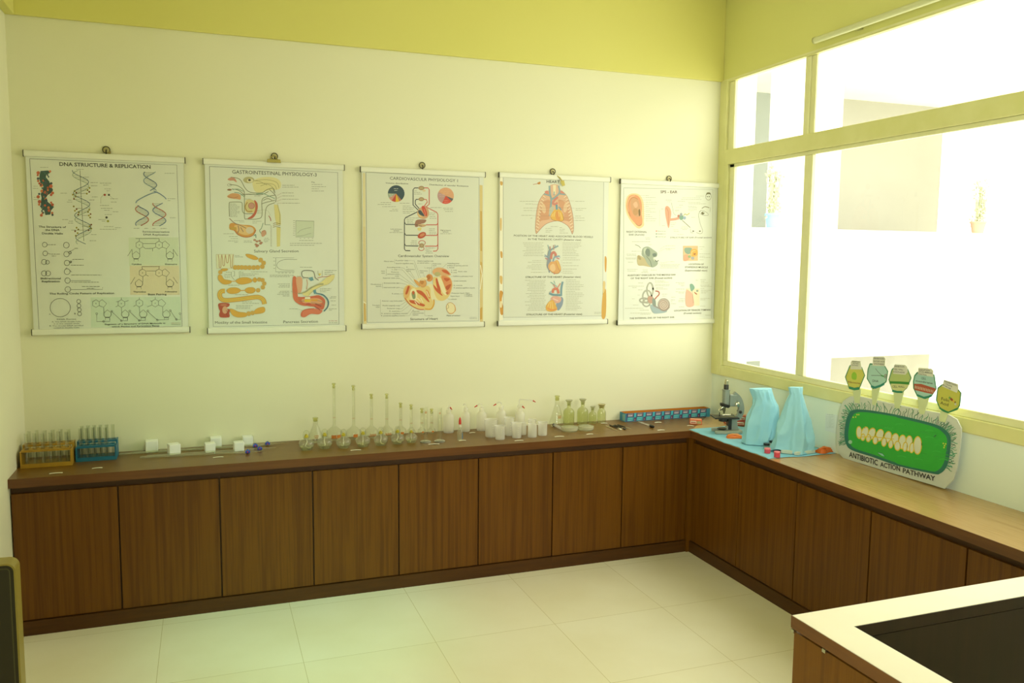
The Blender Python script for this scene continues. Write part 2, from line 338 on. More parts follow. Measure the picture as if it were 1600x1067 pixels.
def pot(px, r, h, col, label):
    p = on(px, 357, 'y', 6.1); t = thing('flower_pot', label, 'plant pot', (p.x, 6.09, 2.251))
    r *= .62; MB().lathe([(r*.7, 0), (r*.95, h*.85), (r*1.06, h*.85), (r*1.06, h), (r*.9, h), (r*.88, h*.9), (.001, h*.9)], 20).build('pot', mat('pot'+col, col, .6), t, smooth=True)
    b = MB()
    for k in range(46):
        a = random.uniform(0, 2*PI); rr = random.uniform(.02, r*1.5); z0 = h*.9; z1 = h+random.uniform(.1, .75); x, y = rr*math.cos(a), rr*math.sin(a)
        b.tube([(x*.2, y*.1, z0), (x*.7, y*.3, (z0+z1)/2), (x, y*.4, z1)], .006, 4)
        for j in range(3):
            zz = z1-random.uniform(0, .2); s_ = .07; q = random.uniform(0, 6.3); dx, dz = s_*math.cos(q), s_*math.sin(q)
            b.add([(x, y*.4, zz), (x+dx*.5-dz*.3, y*.4-.02, zz+dz*.5+dx*.3), (x+dx, y*.4, zz+dz), (x+dx*.5+dz*.3, y*.4-.02, zz+dz*.5-dx*.3)], [(0, 1, 2, 3)])
    b.build('plant', mat('pale_leaf', '#c6c9a8', .6), t)
pot(1205, .17, .22, '#8fd6ea', 'pale blue plant pot on the parapet seen through the narrow window pane')
pot(1527, .2, .2, '#d9a48c', 'reddish plant pot with a leafy plant on the parapet outside the wide pane')

# ------------------------------------------------------------------ wall charts
INK = '#33362c'
def _soft(h):                                # printing ink on slightly yellowed, hazy laminate
    return [(int(h[i:i+2], 16)/255)*.82+.16*p for i, p in ((1, .88), (3, .88), (5, .76))]
def ink(c): return mat('print_'+c.lstrip('#'), _soft(c), .55)
def smooth(p, closed=True, n=5):
    L = len(p); out = []
    for i in range(L if closed else L-1):
        g = [p[(i+k) % L] if closed else p[min(max(i+k, 0), L-1)] for k in (-1, 0, 1, 2)]
        for j in range(n):
            t = j/n
            out.append(tuple(.5*(2*g[1][a]+(g[2][a]-g[0][a])*t+(2*g[0][a]-5*g[1][a]+4*g[2][a]-g[3][a])*t*t+(3*g[1][a]-g[0][a]-3*g[2][a]+g[3][a])*t**3) for a in (0, 1)))
    if not closed: out.append(tuple(p[-1]))
    return out
class Art:
    """flat printed artwork lying on one real surface: the plane ax=v, seen from the room"""
    def __init__(s, ax, v, org, step=7e-6):
        s.ax, s.v, s.org = ax, v, Vector(org); s.q = []; s.t = []; s.k = 0; s.step = step
    def fr(s, x0, y0, x1, W): s.x0, s.y0, s.s = x0, y0, W/(x1-x0); return s
    def pt(s, u, v):
        p = on(s.x0+u/s.s, s.y0+v/s.s, s.ax, s.v)-s.org
        return (p.x, p.z) if s.ax == 'y' else (-p.y, p.z)
    def mpp(s, u=500, v=500):
        a, b = s.pt(u, v), s.pt(u, v+50); return math.hypot(a[0]-b[0], a[1]-b[1])/50
    def P(s, col, pts, sm=False):
        p = [s.pt(*q) for q in (smooth(pts) if sm else pts)]; s.k += 1; s.q.append((col, s.k, p, [list(range(len(p)))])); return s
    def E(s, col, u, v, a, b=None, rot=0, n=18):
        b = a if b is None else b; c, d = math.cos(math.radians(rot)), math.sin(math.radians(rot))
        return s.P(col, [(u+a*math.cos(2*PI*k/n)*c-b*math.sin(2*PI*k/n)*d, v-a*math.cos(2*PI*k/n)*d-b*math.sin(2*PI*k/n)*c) for k in range(n)])
    def L(s, col, pts, w=3, sm=False, closed=False):
        if sm: pts = smooth(pts, closed, 4)
        if closed: pts = list(pts)+[pts[0], pts[1]]
        p = [Vector(s.pt(*q)) for q in pts]; w = w*s.mpp(*pts[0])/2; vs = []
        for i, q in enumerate(p):
            d = p[min(i+1, len(p)-1)]-p[max(i-1, 0)]; d = d.normalized() if d.length > 0 else Vector((1, 0)); nrm = Vector((-d.y, d.x))*w
            vs += [tuple(q+nrm), tuple(q-nrm)]
        s.k += 1; s.q.append((col, s.k, vs, [[2*i, 2*i+1, 2*i+3, 2*i+2] for i in range(len(p)-1)])); return s
    def O(s, col, u, v, r, w=3, b=None, rot=0):
        b = r if b is None else b; c, d = math.cos(math.radians(rot)), math.sin(math.radians(rot))
        return s.L(col, [(u+r*math.cos(2*PI*k/20)*c-b*math.sin(2*PI*k/20)*d, v-r*math.cos(2*PI*k/20)*d-b*math.sin(2*PI*k/20)*c) for k in range(20)], w, closed=True)
    def G(s, col, u, v, r, n, a0=90, w=3):     # regular ring of n sides
        return s.L(col, [(u+r*math.cos(math.radians(a0+360*k/n)), v-r*math.sin(math.radians(a0+360*k/n))) for k in range(n)], w, closed=True)
    def T(s, txt, u0, v0, u1, v1, h, col=INK, bold=0):
        s.k += 1; s.t.append((txt, s.pt(u0, v0), s.pt(u1, v1), h*s.mpp(u0, v0), col, bold, s.k)); return s
    def D(s, u0, v, u1, h=7, col='#73755c'):   # a line of print too small to read
        u = u0; s_ = 0
        while u < u1:
            l = min(random.uniform(2.2, 6)*h, u1-u); s.k -= 1; s.L(col, [(u, v), (u+l, v)], h*.55); u += l+h*.8
        s.k += 1; return s
    def build(s, parent, name='printed_artwork', tname='printed_lettering'):
        def mesh(nm, items):
            cols = []; b = MB()
            for col, k, p, fs in items:
                if col not in cols: cols.append(col)
                b.m = cols.index(col); e = .0004+k*s.step
                b.add([(x, -e, z) if s.ax == 'y' else (-e, -x, z) for x, z in p], fs)
            me = bpy.data.meshes.new(nm); me.from_pydata([tuple(v) for v in b.v], [], b.f)
            for c in cols: me.materials.append(ink(c))
            me.polygons.foreach_set('material_index', b.mi); me.validate()
            o = bpy.data.objects.new(nm, me); COL.objects.link(o); o.parent = parent; return o
        if s.q: mesh(name, s.q)
        if s.t:
            obs = []; cache = {}
            for txt, *r_ in s.t:
                key = (txt, r_[4])
                if key in cache: continue
                cu = bpy.data.curves.new('t', 'FONT'); cu.body = txt; cu.size = 1; cu.resolution_u = 2; cu.offset = .022*r_[4]
                ob = bpy.data.objects.new('t', cu); COL.objects.link(ob); cache[key] = ob
            bpy.context.view_layer.update(); dg = bpy.context.evaluated_depsgraph_get(); items = []
            for txt, a, c, h, col, bold, k in s.t:
                ev = cache[(txt, bold)].evaluated_get(dg); me = ev.to_mesh(); vs = [v.co.copy() for v in me.vertices]; fs = [list(p.vertices) for p in me.polygons]; ev.to_mesh_clear()
                x0 = min(v.x for v in vs); x1 = max(v.x for v in vs); W = math.hypot(c[0]-a[0], c[1]-a[1]); d = ((c[0]-a[0])/W, (c[1]-a[1])/W)
                sx = W/(x1-x0); sy = h/.70; p = []
                for v in vs:
                    X, Y = (v.x-x0)*sx, v.y*sy; p.append((a[0]+d[0]*X-d[1]*Y, a[1]+d[1]*X+d[0]*Y))
                items.append((col, k, p, fs))
            for ob in cache.values():
                cu = ob.data; bpy.data.objects.remove(ob); bpy.data.curves.remove(cu)
            mesh(tname, items)

paper = noise_mat('chart_paper', [(.3, '#dcdfcf'), (.7, '#e1e4d5')], 2, 2, .42)
rail_mat = mat('white_rail', '#e9ead6', .35)
cap_mat = mat('dark_cap', '#4c4a34', .5)
brass = mat('aged_brass', '#8f8450', .35, .7)
YS = -.014
def chart(x0, x1, z0, z1, label, hook_x):
    t = thing('wall_chart', label, 'wall chart', ((x0+x1)/2, YS, z0)); w2 = (x1-x0)/2; h = z1-z0
    b = MB(); n = 24
    for i in range(n+1):
        z = .012+(h-.024)*i/n
        b.v += [Vector((-w2+.006, 0, z)), Vector((w2-.006, 0, z)), Vector((-w2+.006, .0012, z)), Vector((w2-.006, .0012, z))]
    for i in range(n):
        k = 4*i; b.f += [(k, k+1, k+5, k+4), (k+2, k+6, k+7, k+3), (k, k+4, k+6, k+2), (k+1, k+3, k+7, k+5)]; b.mi += [0]*4
    b.build('chart_sheet', paper, t)
    for nm, zz in (('top_rail', h-.016), ('bottom_rail', .016)):
        pr = rrect(-.009, zz-.015, .008, zz+.015, .006, 4)
        r = MB().prism(pr, -w2, w2, 'yz').build(nm, rail_mat, t, smooth=35)
        for sx in (-1, 1): MB().prism(rrect(-.010, zz-.016, .009, zz+.016, .006, 4), sx*w2, sx*(w2+.004), 'yz').build('end_cap', cap_mat, r)
    return t
def art_for(t): return Art('y', YS, t.location)
CH = [(-3.932, -3.210, 1.362, 2.262), (-3.120, -2.402, 1.352, 2.262), (-2.310, -1.594, 1.360, 2.258), (-1.505, -.789, 1.362, 2.262), (-.716, -.008, 1.352, 2.256)]

# chart 1
t = chart(*CH[0], 'wall chart of DNA structure and replication, leftmost of the row', 0); a = art_for(t)
M1 = (20, 220, 320, 1000)
a.fr(20, 220, 320, 1000)
a.P('#d9e2c8', [(603, 503), (862, 503), (866, 650), (606, 650)]).P('#e6d6b4', [(609, 650), (866, 650), (870, 802), (612, 802)]).P('#d2e2cc', [(405, 815), (872, 812), (878, 962), (408, 972)])
a.L(INK, [(88, 93), (854, 126), (882, 966), (137, 986), (88, 93)], 2)
a.T('DNA STRUCTURE & REPLICATION', 243, 130, 718, 145, 19, bold=1)
a.fr(20, 225, 170, 1000)
a.P('#21413f', [(290,280),(370,275),(390,300),(350,320),(345,345),(380,390),(400,440),(420,480),(400,510),(365,530),(345,560),(360,600),(400,630),(430,655),(400,690),(390,735),(340,740),(330,700),(310,660),(290,610),(300,560),(290,520),(310,480),(320,440),(290,410),(275,360),(280,320)])
for k, (u, v) in enumerate([(262,300),(258,325),(385,285),(262,360),(262,385),(280,410),(300,430),(400,410),(398,440),(365,455),(300,490),(270,520),(265,550),(275,600),(280,630),(300,648),(410,510),(395,530),(340,575),(348,592),(395,610),(412,632),(375,662),(345,690),(380,692),(310,718),(415,718),(412,738),(338,640),(330,500),(370,480),(345,410),(318,380),(352,515),(330,550),(365,625),(300,742)]):
    a.E(['#c2502c', '#b5442c', '#cf6a3c', '#2b3a4a'][k % 4], u+random.uniform(-5, 5), v, random.uniform(10, 19))
for k in range(26): a.E(['#2c4a55', '#2d5a50', '#1f3344'][k % 3], 330+20*math.sin(k*.5)+random.uniform(-22, 22), 290+k*17, 9)
for r in ((285, 243, 372), (215, 440, 258), (208, 462, 265), (220, 555, 258), (215, 578, 270), (660, 263, 738), (497, 513, 565), (575, 585, 618), (565, 605, 620), (515, 787, 580), (585, 805, 628), (575, 825, 630), (705, 345, 790), (810, 402, 885), (815, 435, 880), (825, 552, 885), (798, 582, 850), (750, 612, 812), (815, 943, 875), (800, 1007, 868)): a.D(r[0], r[1], r[2], 6)
for w_, (x0, y0, x1, y1, s_) in enumerate([(270, 870, 555, 875, 'The Structure of'), (340, 904, 487, 906, 'the DNA'), (305, 940, 525, 942, 'Double Helix')]): a.T(s_, x0, y0, x1, y1, 20, bold=.6)
a.L('#5d6150', [(700, 272), (715, 600), (740, 1010)], 4)
ax_ = lambda v: 702+38*(v-272)/740
for ph, c in ((0, '#9fb59c'), (1.15, '#4f6c7c')):
    a.L(c, [(ax_(v)+82*math.sin(2*PI*(v-380)/232+ph), v) for v in range(272, 1044, 10)], 6)
for v in range(290, 1030, 19):
    u0 = ax_(v)+82*math.sin(2*PI*(v-380)/232); u1 = ax_(v)+82*math.sin(2*PI*(v-380)/232+1.15); a.L('#8a9070', [(u0, v), (u1, v)], 2.5)
for k, (u, v) in enumerate([(645,490),(662,508),(627,528),(655,545),(638,572),(800,458),(780,480),(797,498),(772,517),(635,650),(665,678),(648,695),(688,712),(682,735),(797,685),(785,707),(810,730),(793,745),(806,765),(818,840),(800,858),(818,880),(790,897),(665,872),(683,890),(650,908),(675,928),(657,955)]): a.E(['#8c7f1c', '#7a3a1c', '#a3921f'][k % 3], u, v, 9)
for v, u0, u1 in ((480, 690, 770), (515, 660, 765), (547, 650, 720), (670, 665, 730), (707, 700, 780), (745, 720, 785), (858, 720, 795), (897, 610, 790), (935, 680, 745)): a.L('#6d6f4c', [(u0, v), (u1, v)], 3)
a.fr(150, 225, 300, 1000)
a.E('#b53a2c', 92, 530, 12).E('#3c3f38', 135, 530, 11).E('#2f332e', 110, 765, 12).E('#a3a02c', 125, 803, 12)
for r in ((40, 408, 160), (75, 428, 132), (88, 467, 160), (110, 487, 145), (150, 570, 228), (155, 605, 215), (42, 640, 135), (52, 670, 172), (85, 690, 145), (175, 706, 232), (25, 787, 98), (60, 803, 95), (85, 860, 180), (198, 872, 265), (92, 735, 165), (715, 305, 820), (745, 570, 830), (748, 590, 775), (770, 768, 832), (392, 878, 455), (505, 878, 545), (588, 880, 622), (672, 880, 738), (40, 888, 215)): a.D(r[0], r[1], r[2], 6)
a.L('#8a8f74', [(50, 620), (50, 560), (85, 520)], 2).L('#8a8f74', [(140, 535), (185, 575)], 2)
def hel(c1, c2, cx, v0, v1, per, amp, ph=0):
    a.L(c1, [(cx+amp*math.sin(2*PI*(v-v0)/per+ph), v) for v in range(v0, v1, 7)], 8); a.L(c2, [(cx+amp*math.sin(2*PI*(v-v0)/per+ph+1.9), v) for v in range(v0, v1, 7)], 8)
    for v in range(v0+8, v1, 16): a.L('#6d7560', [(cx+amp*.9*math.sin(2*PI*(v-v0)/per+ph), v), (cx+amp*.9*math.sin(2*PI*(v-v0)/per+ph+1.9), v)], 3)
hel('#7a96a8', '#54708f', 565, 290, 490, 230, 68, 2.2)
a.L('#6482a0', [(640, 500), (580, 515), (500, 550), (430, 590), (415, 615)], 9, True).L('#5a78a0', [(600, 490), (660, 515), (710, 550), (732, 575)], 9, True)
hel('#b5543c', '#4f6c94', 480, 640, 856, 220, 68, 3.6); hel('#5a78a0', '#c2604c', 660, 615, 856, 220, 68, 2.6)
a.T('Semiconservative', 485, 921, 765, 923, 17).T('DNA Replication', 495, 951, 757, 954, 17)
a.fr(150, 370, 300, 1000)
def base(u, v, w=2): a.L(INK, [(u-38, v-10), (u, v-42), (u+38, v-10)], 3).L(INK, [(u-38, v-10), (u-38, v+14), (u-22, v+36), (u+22, v+36), (u+38, v+14), (u+38, v-10)], 4).L(INK, [(u-22, v+37), (u+22, v+37)], 8).L(INK, [(u-22, v+36), (u-22, v+64)], 2).L(INK, [(u+22, v+36), (u+22, v+64)], 2)
def hexa(u, v): a.G(INK, u, v, 40, 6, 90, 3).E(INK, u, v, 4)
def penta(u, v): a.L(INK, [(u-38, v-22), (u-8, v-42), (u+38, v), (u+8, v+38), (u-38, v+22)], 3)
hexa(452, 85); hexa(657, 85); penta(728, 85); base(418, 192); base(770, 192)
for p in ([(413,18),(657,18)],[(452,18),(452,45)],[(657,18),(657,45)],[(490,70),(620,70)],[(490,105),(515,122),(590,120),(622,107)],[(590,120),(590,150)],[(455,125),(455,180)],[(733,125),(733,180)],[(375,130),(330,200)],[(375,130),(378,180)],[(805,130),(850,200)],[(805,130),(806,180)]): a.L(INK, p, 3)
a.T('Cytidine', 372, 291, 475, 292, 14, bold=.6).T('Guanosine', 718, 291, 845, 291, 14, bold=.6)
hexa(485, 375); hexa(657, 375); penta(728, 375); base(448, 482); base(770, 482)
for p in ([(480,310),(665,310)],[(480,310),(483,335)],[(657,310),(657,337)],[(525,355),(620,355)],[(520,395),(548,410)],[(488,415),(488,470)],[(733,415),(733,470)],[(405,420),(362,492)],[(805,420),(850,485)]): a.L(INK, p, 3)
a.T('Thymidine', 390, 579, 520, 579, 14, bold=.6).T('Adenosine', 716, 577, 845, 577, 14, bold=.6).T('Base Pairing', 543, 608, 735, 606, 18, bold=.6)
for u, two in ((0, 1), (265, 0), (452, 0), (617, 1)):
    hexa(u, 695 if u < 300 else 690)
    if two: penta(u+73, 695 if u < 300 else 690)
for u in (120, 305, 492, 733): base(u, 802)
for p in ([(80,735),(82,790)],[(265,735),(268,790)],[(452,730),(455,790)],[(693,730),(697,790)],[(8,810),(8,882),(145,880),(145,850)],[(160,775),(265,872),(330,873),(330,845)],[(345,775),(450,870),(515,870),(515,838)],[(535,775),(640,866),(755,862),(755,838)],[(775,770),(838,862),(880,862),(880,810)],[(300,675),(340,662)],[(235,672),(210,678)],[(235,715),(205,728)],[(415,712),(390,725)],[(265,655),(265,632)],[(452,650),(452,632)],[(617,650),(617,628)],[(580,712),(535,728)],[(585,670),(565,665)]): a.L(INK, p, 3)
for u, v in ((8, 800), (80, 880), (265, 874), (452, 871), (638, 866), (838, 860), (875, 800), (165, 775), (352, 772), (540, 772), (775, 768)): a.O(INK, u, v, 9, 3)
a.T('Segment of a Structure of DNA Molecule in', 92, 918, 722, 905, 15, bold=.6).T('which Purine and Pyrimidine Bases', 165, 943, 660, 932, 15, bold=.6)
a.D(785, 898, 880, 6, '#a0684c').D(785, 912, 880, 6, '#a0684c').D(790, 912, 875, 6)
a.fr(30, 370, 180, 1000)
for u, v, r in ((267,82,25),(272,172,25),(260,262,27),(295,264,20),(260,380,27),(302,380,26),(492,87,30),(494,180,28),(498,272,28),(500,362,30),(505,455,28),(508,547,29),(620,672,20),(623,717,20),(627,760,20),(630,802,20)): a.O(INK, u, v, r, 4)
a.O(INK, 428, 737, 106, 4, 96)
for p in ([(292,82),(325,82)],[(300,172),(330,180)],[(540,457),(745,455)],[(540,549),(870,547),(870,524)],[(520,155),(575,130)],[(530,272),(550,250)],[(530,350),(548,366)],[(485,330),(500,320)]): a.L(INK, p, 3)
a.O(INK, 530, 165, 12, 6).O(INK, 535, 262, 9, 6)
for r in ((330, 82, 382), (335, 180, 428), (340, 200, 385), (578, 120, 612), (555, 235, 672), (540, 295, 672), (545, 398, 858), (545, 472, 830), (655, 517, 840), (705, 537, 785)): a.D(r[0], r[1], r[2], 8, '#55563e')
a.T('Bidirectional', 225, 442, 435, 441, 18, bold=.8).T('Replication', 238, 473, 425, 473, 18, bold=.8).T('The Rolling Circle Pattern of Replication', 318, 601, 990, 594, 18, bold=.6)
a.T('A', 312, 812, 328, 812, 14).T('B', 575, 806, 590, 806, 14).T('DNA Forms', 395, 866, 592, 863, 15).T('A. The DNA double helix', 340, 891, 645, 887, 12).T('is in the closed circle', 362, 911, 628, 907, 12).T('B. The circular DNA spiralled', 318, 933, 668, 928, 12).T('coiled in double helix', 362, 953, 628, 949, 12)
a.build(t)

# chart 2
t = chart(*CH[1], 'wall chart on gastrointestinal physiology hanging from a bulldog clip', 0); a = art_for(t)
a.fr(300, 230, 560, 925).L(INK, [(97, 107), (810, 141), (817, 983), (118, 997), (97, 107)], 2)
a.T('GASTROINTESTINAL PHYSIOLOGY-3', 224, 146, 693, 163, 20, bold=.15).T('Salivary Gland Secretion', 345, 585, 592, 584, 15).T('Motility of the Small Intestine', 128, 982, 418, 979, 15).T('Pancreas Secretion', 508, 978, 700, 975, 15)
a.D(760, 965, 808, 4, '#a0483c').D(760, 975, 808, 4)
a.fr(310, 240, 450, 996)
a.P('#e6dca0', [(610,300),(720,262),(850,268),(915,320),(905,390),(830,405),(760,412),(700,430),(640,428),(610,380)], 1)
a.P('#e2d48c', [(840,565),(885,570),(915,680),(918,790),(868,790),(850,700)]).P('#e0d184', [(868,820),(914,820),(908,1030),(872,1036)])
for p in ([(630,300),(760,290),(870,320),(895,380)],[(640,330),(740,330),(840,345),(870,400)],[(690,360),(760,340),(820,370),(840,430)],[(610,300),(680,310),(760,350)]): a.L('#8c8452', p, 4, 1)
a.E('#b6ad78', 560, 293, 62, 36).E('#e3dcb4', 575, 300, 36, 22).E('#3c3826', 568, 294, 15, 12)
g = '#75795a'
for p in ([(360,262),(460,285),(520,385),(580,430),(700,437),(760,402),(830,385),(850,440)],[(345,345),(430,355),(500,405),(512,470),(512,700),(540,726),(650,726),(706,690),(706,520),(760,480),(850,462)],[(370,392),(450,410),(520,470)],[(345,700),(342,560),(362,540),(470,540),(487,565),(490,640),(520,667),(610,667)],[(740,790),(745,650),(770,580),(850,545)],[(470,460),(560,450),(700,455),(780,420)],[(790,400),(860,470),(858,540)],[(720,520),(770,500),(820,520)],[(700,560),(760,540),(850,520)]): a.L(g, p, 7, 1)
for p in ([(380,400),(440,395),(500,420)],[(400,430),(460,440),(510,480)],[(640,450),(720,445),(780,470),(850,500)]): a.L('#7ba08c', p, 8, 1)
a.P('#cf8c74', [(325,285),(370,262),(410,280),(425,320),(390,300),(350,300)], 1).O('#6d6f4c', 345, 348, 22, 3, 14).E('#8a5a34', 345, 402, 26, 10).P('#dd9a66', [(322,470),(380,440),(460,455),(468,508),(430,505),(380,500),(335,490)], 1).L('#a5563c', [(330,478),(390,492),(440,480)], 4, 1)
for k in range(11): a.D(350, 560+k*14, 420+random.uniform(0, 45), 6)
for v, u0, u1 in ((455,520,600),(470,620,690),(505,520,590),(640,640,690),(660,650,700),(745,395,505),(760,455,510),(752,600,705),(770,600,650),(890,278,395),(922,340,440),(945,360,440),(970,330,440),(985,400,440),(970,505,590),(985,505,598),(940,735,780),(955,725,790),(970,725,775),(982,735,765)): a.D(u0, v, u1, 6)
a.P('#dcc88a', [(530,520),(600,515),(650,560),(640,640),(560,660),(515,620)], 1).P('#c2563c', [(620,518),(652,545),(660,600),(640,670),(600,718),(545,722),(590,690),(625,640),(632,580)], 1).E('#c98a7c', 590, 580, 34, 34).O('#9a5a4a', 590, 580, 34, 5).L('#a9813c', [(545,540),(520,590),(545,640),(600,640)], 10, 1)
a.P('#d9903c', [(345,790),(380,770),(480,790),(590,800),(640,850),(600,915),(520,930),(440,905),(400,860),(350,840)], 1).P('#e6b878', [(400,800),(500,800),(600,830),(610,870),(540,905),(450,880)], 1).E('#dcc9b4', 572, 852, 44, 38).L('#b5502c', [(400,850),(440,900),(520,928),(600,912),(638,850)], 8, 1).P('#c9973c', [(340,820),(420,815),(425,845),(350,845)])
for p in ([(345,720),(400,770),(470,800),(530,830)],[(440,800),(450,850),(430,890)],[(470,820),(500,870)]): a.L('#8c6a5c', p, 8, 1)
a.L('#6d8c7c', [(740,790),(800,790)], 5).L('#6d8c7c', [(720,770),(700,830),(680,855),(700,890)], 7, 1).P('#cf9478', [(700,870),(735,850),(755,880),(735,915),(705,920)], 1).L('#a5563c', [(705,870),(745,855),(752,900)], 4, 1)
for u, v in ((625,960),(650,975),(680,970),(700,990),(640,1010),(660,1020),(690,1000),(650,1030)): a.E('#c48468', u, v, 15, 11).O('#8c4a34', u, v, 13, 3, 9)
a.L('#2c6a5c', [(615,915),(635,900),(640,935)], 8, 1).L('#7a6a4a', [(800+(k % 2)*16, 800+k*8) for k in range(30)], 3).L('#a5403c', [(780,690),(800,720),(805,750)], 8, 1)
for v in (780, 800, 820): a.L('#8a7440', [(830, v), (860, v-10), (912, v+4)], 6, 1)
a.L('#6d6f4c', [(880,560),(905,680),(905,790)], 3).L('#9aa07a', [(640,630),(760,630),(800,690)], 2, 1)
a.fr(420, 240, 550, 925)
for u0, v, u1 in ((150,352,285),(150,372,330),(150,437,278),(150,470,280),(150,507,335),(150,551,342),(475,343,597),(475,368,635),(475,391,555),(475,415,612),(235,997,590),(235,1019,505),(338,966,500)): a.D(u0, v, u1, 7)
a.T('Key', 475, 322, 512, 325, 12, bold=.5)
for p in ([(145,437),(95,465)],[(145,470),(90,500)],[(145,507),(90,530)],[(145,551),(90,553)]): a.L('#a0604c', p, 2)
a.P('#ced8c2', [(300,745),(502,751),(498,932),(300,928)]).L(INK, [(300,745),(502,751)], 3).L(INK, [(300,745),(300,928),(498,932),(502,751)], 2).L(INK, [(318,885),(350,855),(400,835),(470,820)], 2, 1).L(INK, [(310,917),(380,910),(440,893),(470,885)], 2, 1)
for k in range(8): a.D(270, 745+k*23, 292, 6)
for k in range(4): a.D(345+45*k, 943, 358+45*k, 6)
a.fr(320, 380, 440, 915); og = '#dfa030'; ol = '#c2a25c'
a.P('#e6e4c4', [(137,132),(345,130),(345,300),(140,300)]).L('#9a6a4c', [(137,132),(345,130),(345,300),(140,300),(137,132)], 2)
for u, l in ((182,292),(225,270),(268,236),(318,292)): a.L('#b88a66', [(u-22,135),(u-12,200),(u-10,l-14),(u,l),(u+10,l-14),(u+12,200),(u+20,135)], 8, 1)
for u0, v, u1 in ((358,147,412),(358,163,455),(250,345,312),(232,372,310),(228,390,300),(237,407,300),(552,341,745),(460,366,640),(460,383,600),(280,500,412),(360,612,522),(445,698,565),(445,716,645),(370,742,568),(372,760,545),(370,777,540)): a.D(u0, v, u1, 7)
def bead(u, v, r): a.E(ol, u, v, r+4).E(og, u, v, r); a.L(ol, [(u-r*.9, v-r), (u+r*.9, v+r)], 5).L(ol, [(u+r*.9, v-r), (u-r*.9, v+r)], 5)
def bag(p): a.L(ol, p, 9, 1, True).P(og, p, 1)
bag([(490,132),(540,135),(600,155),(635,185),(590,195),(530,175),(500,155)])
for u, v in ((665,200),(700,235),(685,278),(630,288),(582,290),(532,290),(485,290),(440,288),(400,288),(362,288)): bead(u, v, 24)
bag([(195,312),(240,303),(275,312),(240,330),(205,330)]); bead(185, 345, 22)
bag([(165,380),(200,385),(230,430),(312,448),(300,478),(230,487),(180,455),(160,420)]); a.L(og, [(310,455),(380,450)], 8)
bag([(370,450),(420,416),(500,410),(552,430),(555,460),(500,480),(420,487)]); bag([(570,438),(597,410),(622,438),(597,465)])
for u, v in ((648,432),(688,440),(708,480),(692,525),(635,560)): bead(u, v, 22)
bag([(262,565),(300,535),(380,532),(425,562),(380,595),(300,598)]); bag([(480,560),(510,532),(575,530),(602,560),(570,592),(510,592)]); a.L(og, [(420,564),(485,562)], 10)
pth = [(240,570),(200,572),(178,605),(190,655),(250,680),(400,668),(550,648),(640,642),(695,672),(712,725)]
a.L(ol, pth, 56, 1).L(og, pth, 44, 1).L('#ecc24c', pth, 20, 1).L('#9c7c28', pth, 5, 1)
bag([(700,762),(716,800),(690,828),(600,840),(583,820),(625,778)]); bead(568, 830, 22); bead(522, 838, 24); bag([(300,785),(340,790),(400,818),(490,832),(492,870),(400,880),(340,860),(312,825)])
a.P('#b23c26', [(170,715),(285,715),(290,748),(255,770),(300,792),(292,830),(290,880),(190,882),(170,850),(180,810),(165,770)], 1).E('#dba07e', 240, 795, 32, 44).E('#c2684a', 225, 735, 42, 12).L('#8c2a1c', [(250,800),(270,820),(260,850),(290,885)], 5, 1)
for p in ([(315,340),(315,390),(355,440)],[(330,335),(355,335),(355,390),(335,390)],[(430,335),(410,340),(415,420)],[(430,340),(432,390),(452,390),(452,340)]): a.L('#77795c', p, 4)
a.fr(420, 380, 550, 991)
a.L(INK, [(82,172),(82,340),(305,340)], 3).L(INK, [(82,172),(300,174)], 2).L('#55563e', [(335,196),(250,192),(170,198),(115,225),(95,260),(110,295),(160,316),(240,322),(300,322)], 3, 1)
for u0, v, u1 in ((50,173,75),(55,213,75),(55,260,75),(55,300,75),(110,353,135),(150,353,175),(195,353,215),(240,353,262),(280,353,298),(12,381,300),(12,397,255),(370,286,515),(330,392,385),(400,420,430),(665,324,808),(665,346,760),(665,369,785),(108,486,250),(125,505,250),(115,522,250),(130,572,245),(120,590,245),(100,608,245),(165,626,245),(245,780,342),(608,541,742),(608,560,730),(610,578,685),(740,636,802),(725,652,800),(735,686,795),(745,735,800),(715,780,808),(718,797,750)): a.D(u0, v, u1, 7)
a.P('#d4603e', [(285,412),(330,415),(340,560),(352,650),(400,700),(480,735),(420,745),(340,715),(288,640)], 1).P('#e0a07c', [(325,415),(395,415),(392,560),(350,600),(340,560)], 1)
a.P('#e6d890', [(400,605),(480,560),(560,500),(640,450),(700,400),(778,375),(770,430),(700,490),(620,512),(530,565),(470,630)], 1).L('#a59a5c', [(470,620),(540,560),(630,510),(710,485),(765,430)], 3, 1)
a.P('#cf5638', [(385,640),(470,635),(520,628),(600,620),(665,668),(668,730),(640,790),(560,760),(440,742),(370,700),(350,640)], 1).P('#e0966c', [(400,665),(520,655),(600,660),(640,700),(590,720),(450,715),(400,700)], 1)
a.P('#d9694a', [(385,870),(388,820),(440,785),(530,775),(600,790),(640,800),(600,845),(500,842),(430,880)], 1).L('#c24a2c', [(390,865),(400,810),(460,785),(540,778)], 10, 1)
a.P('#eeeed4', [(430,640),(492,640),(492,663),(430,663)]).P('#ecc01c', [(425,670),(497,672),(495,700),(425,698)]).P('#e0952c', [(505,665),(580,668),(578,690),(505,688)]).E('#b83a34', 470, 722, 32, 11)
for k in range(5): a.E('#a82c20', 560+14*k, 725+6*k, 9).E('#a82c20', 550+14*k, 755+9*k, 8)
for p in ([(350,690),(420,688)],[(500,710),(560,715),(640,745)],[(580,680),(640,700),(660,730)]): a.L('#77795c', p, 5, 1)
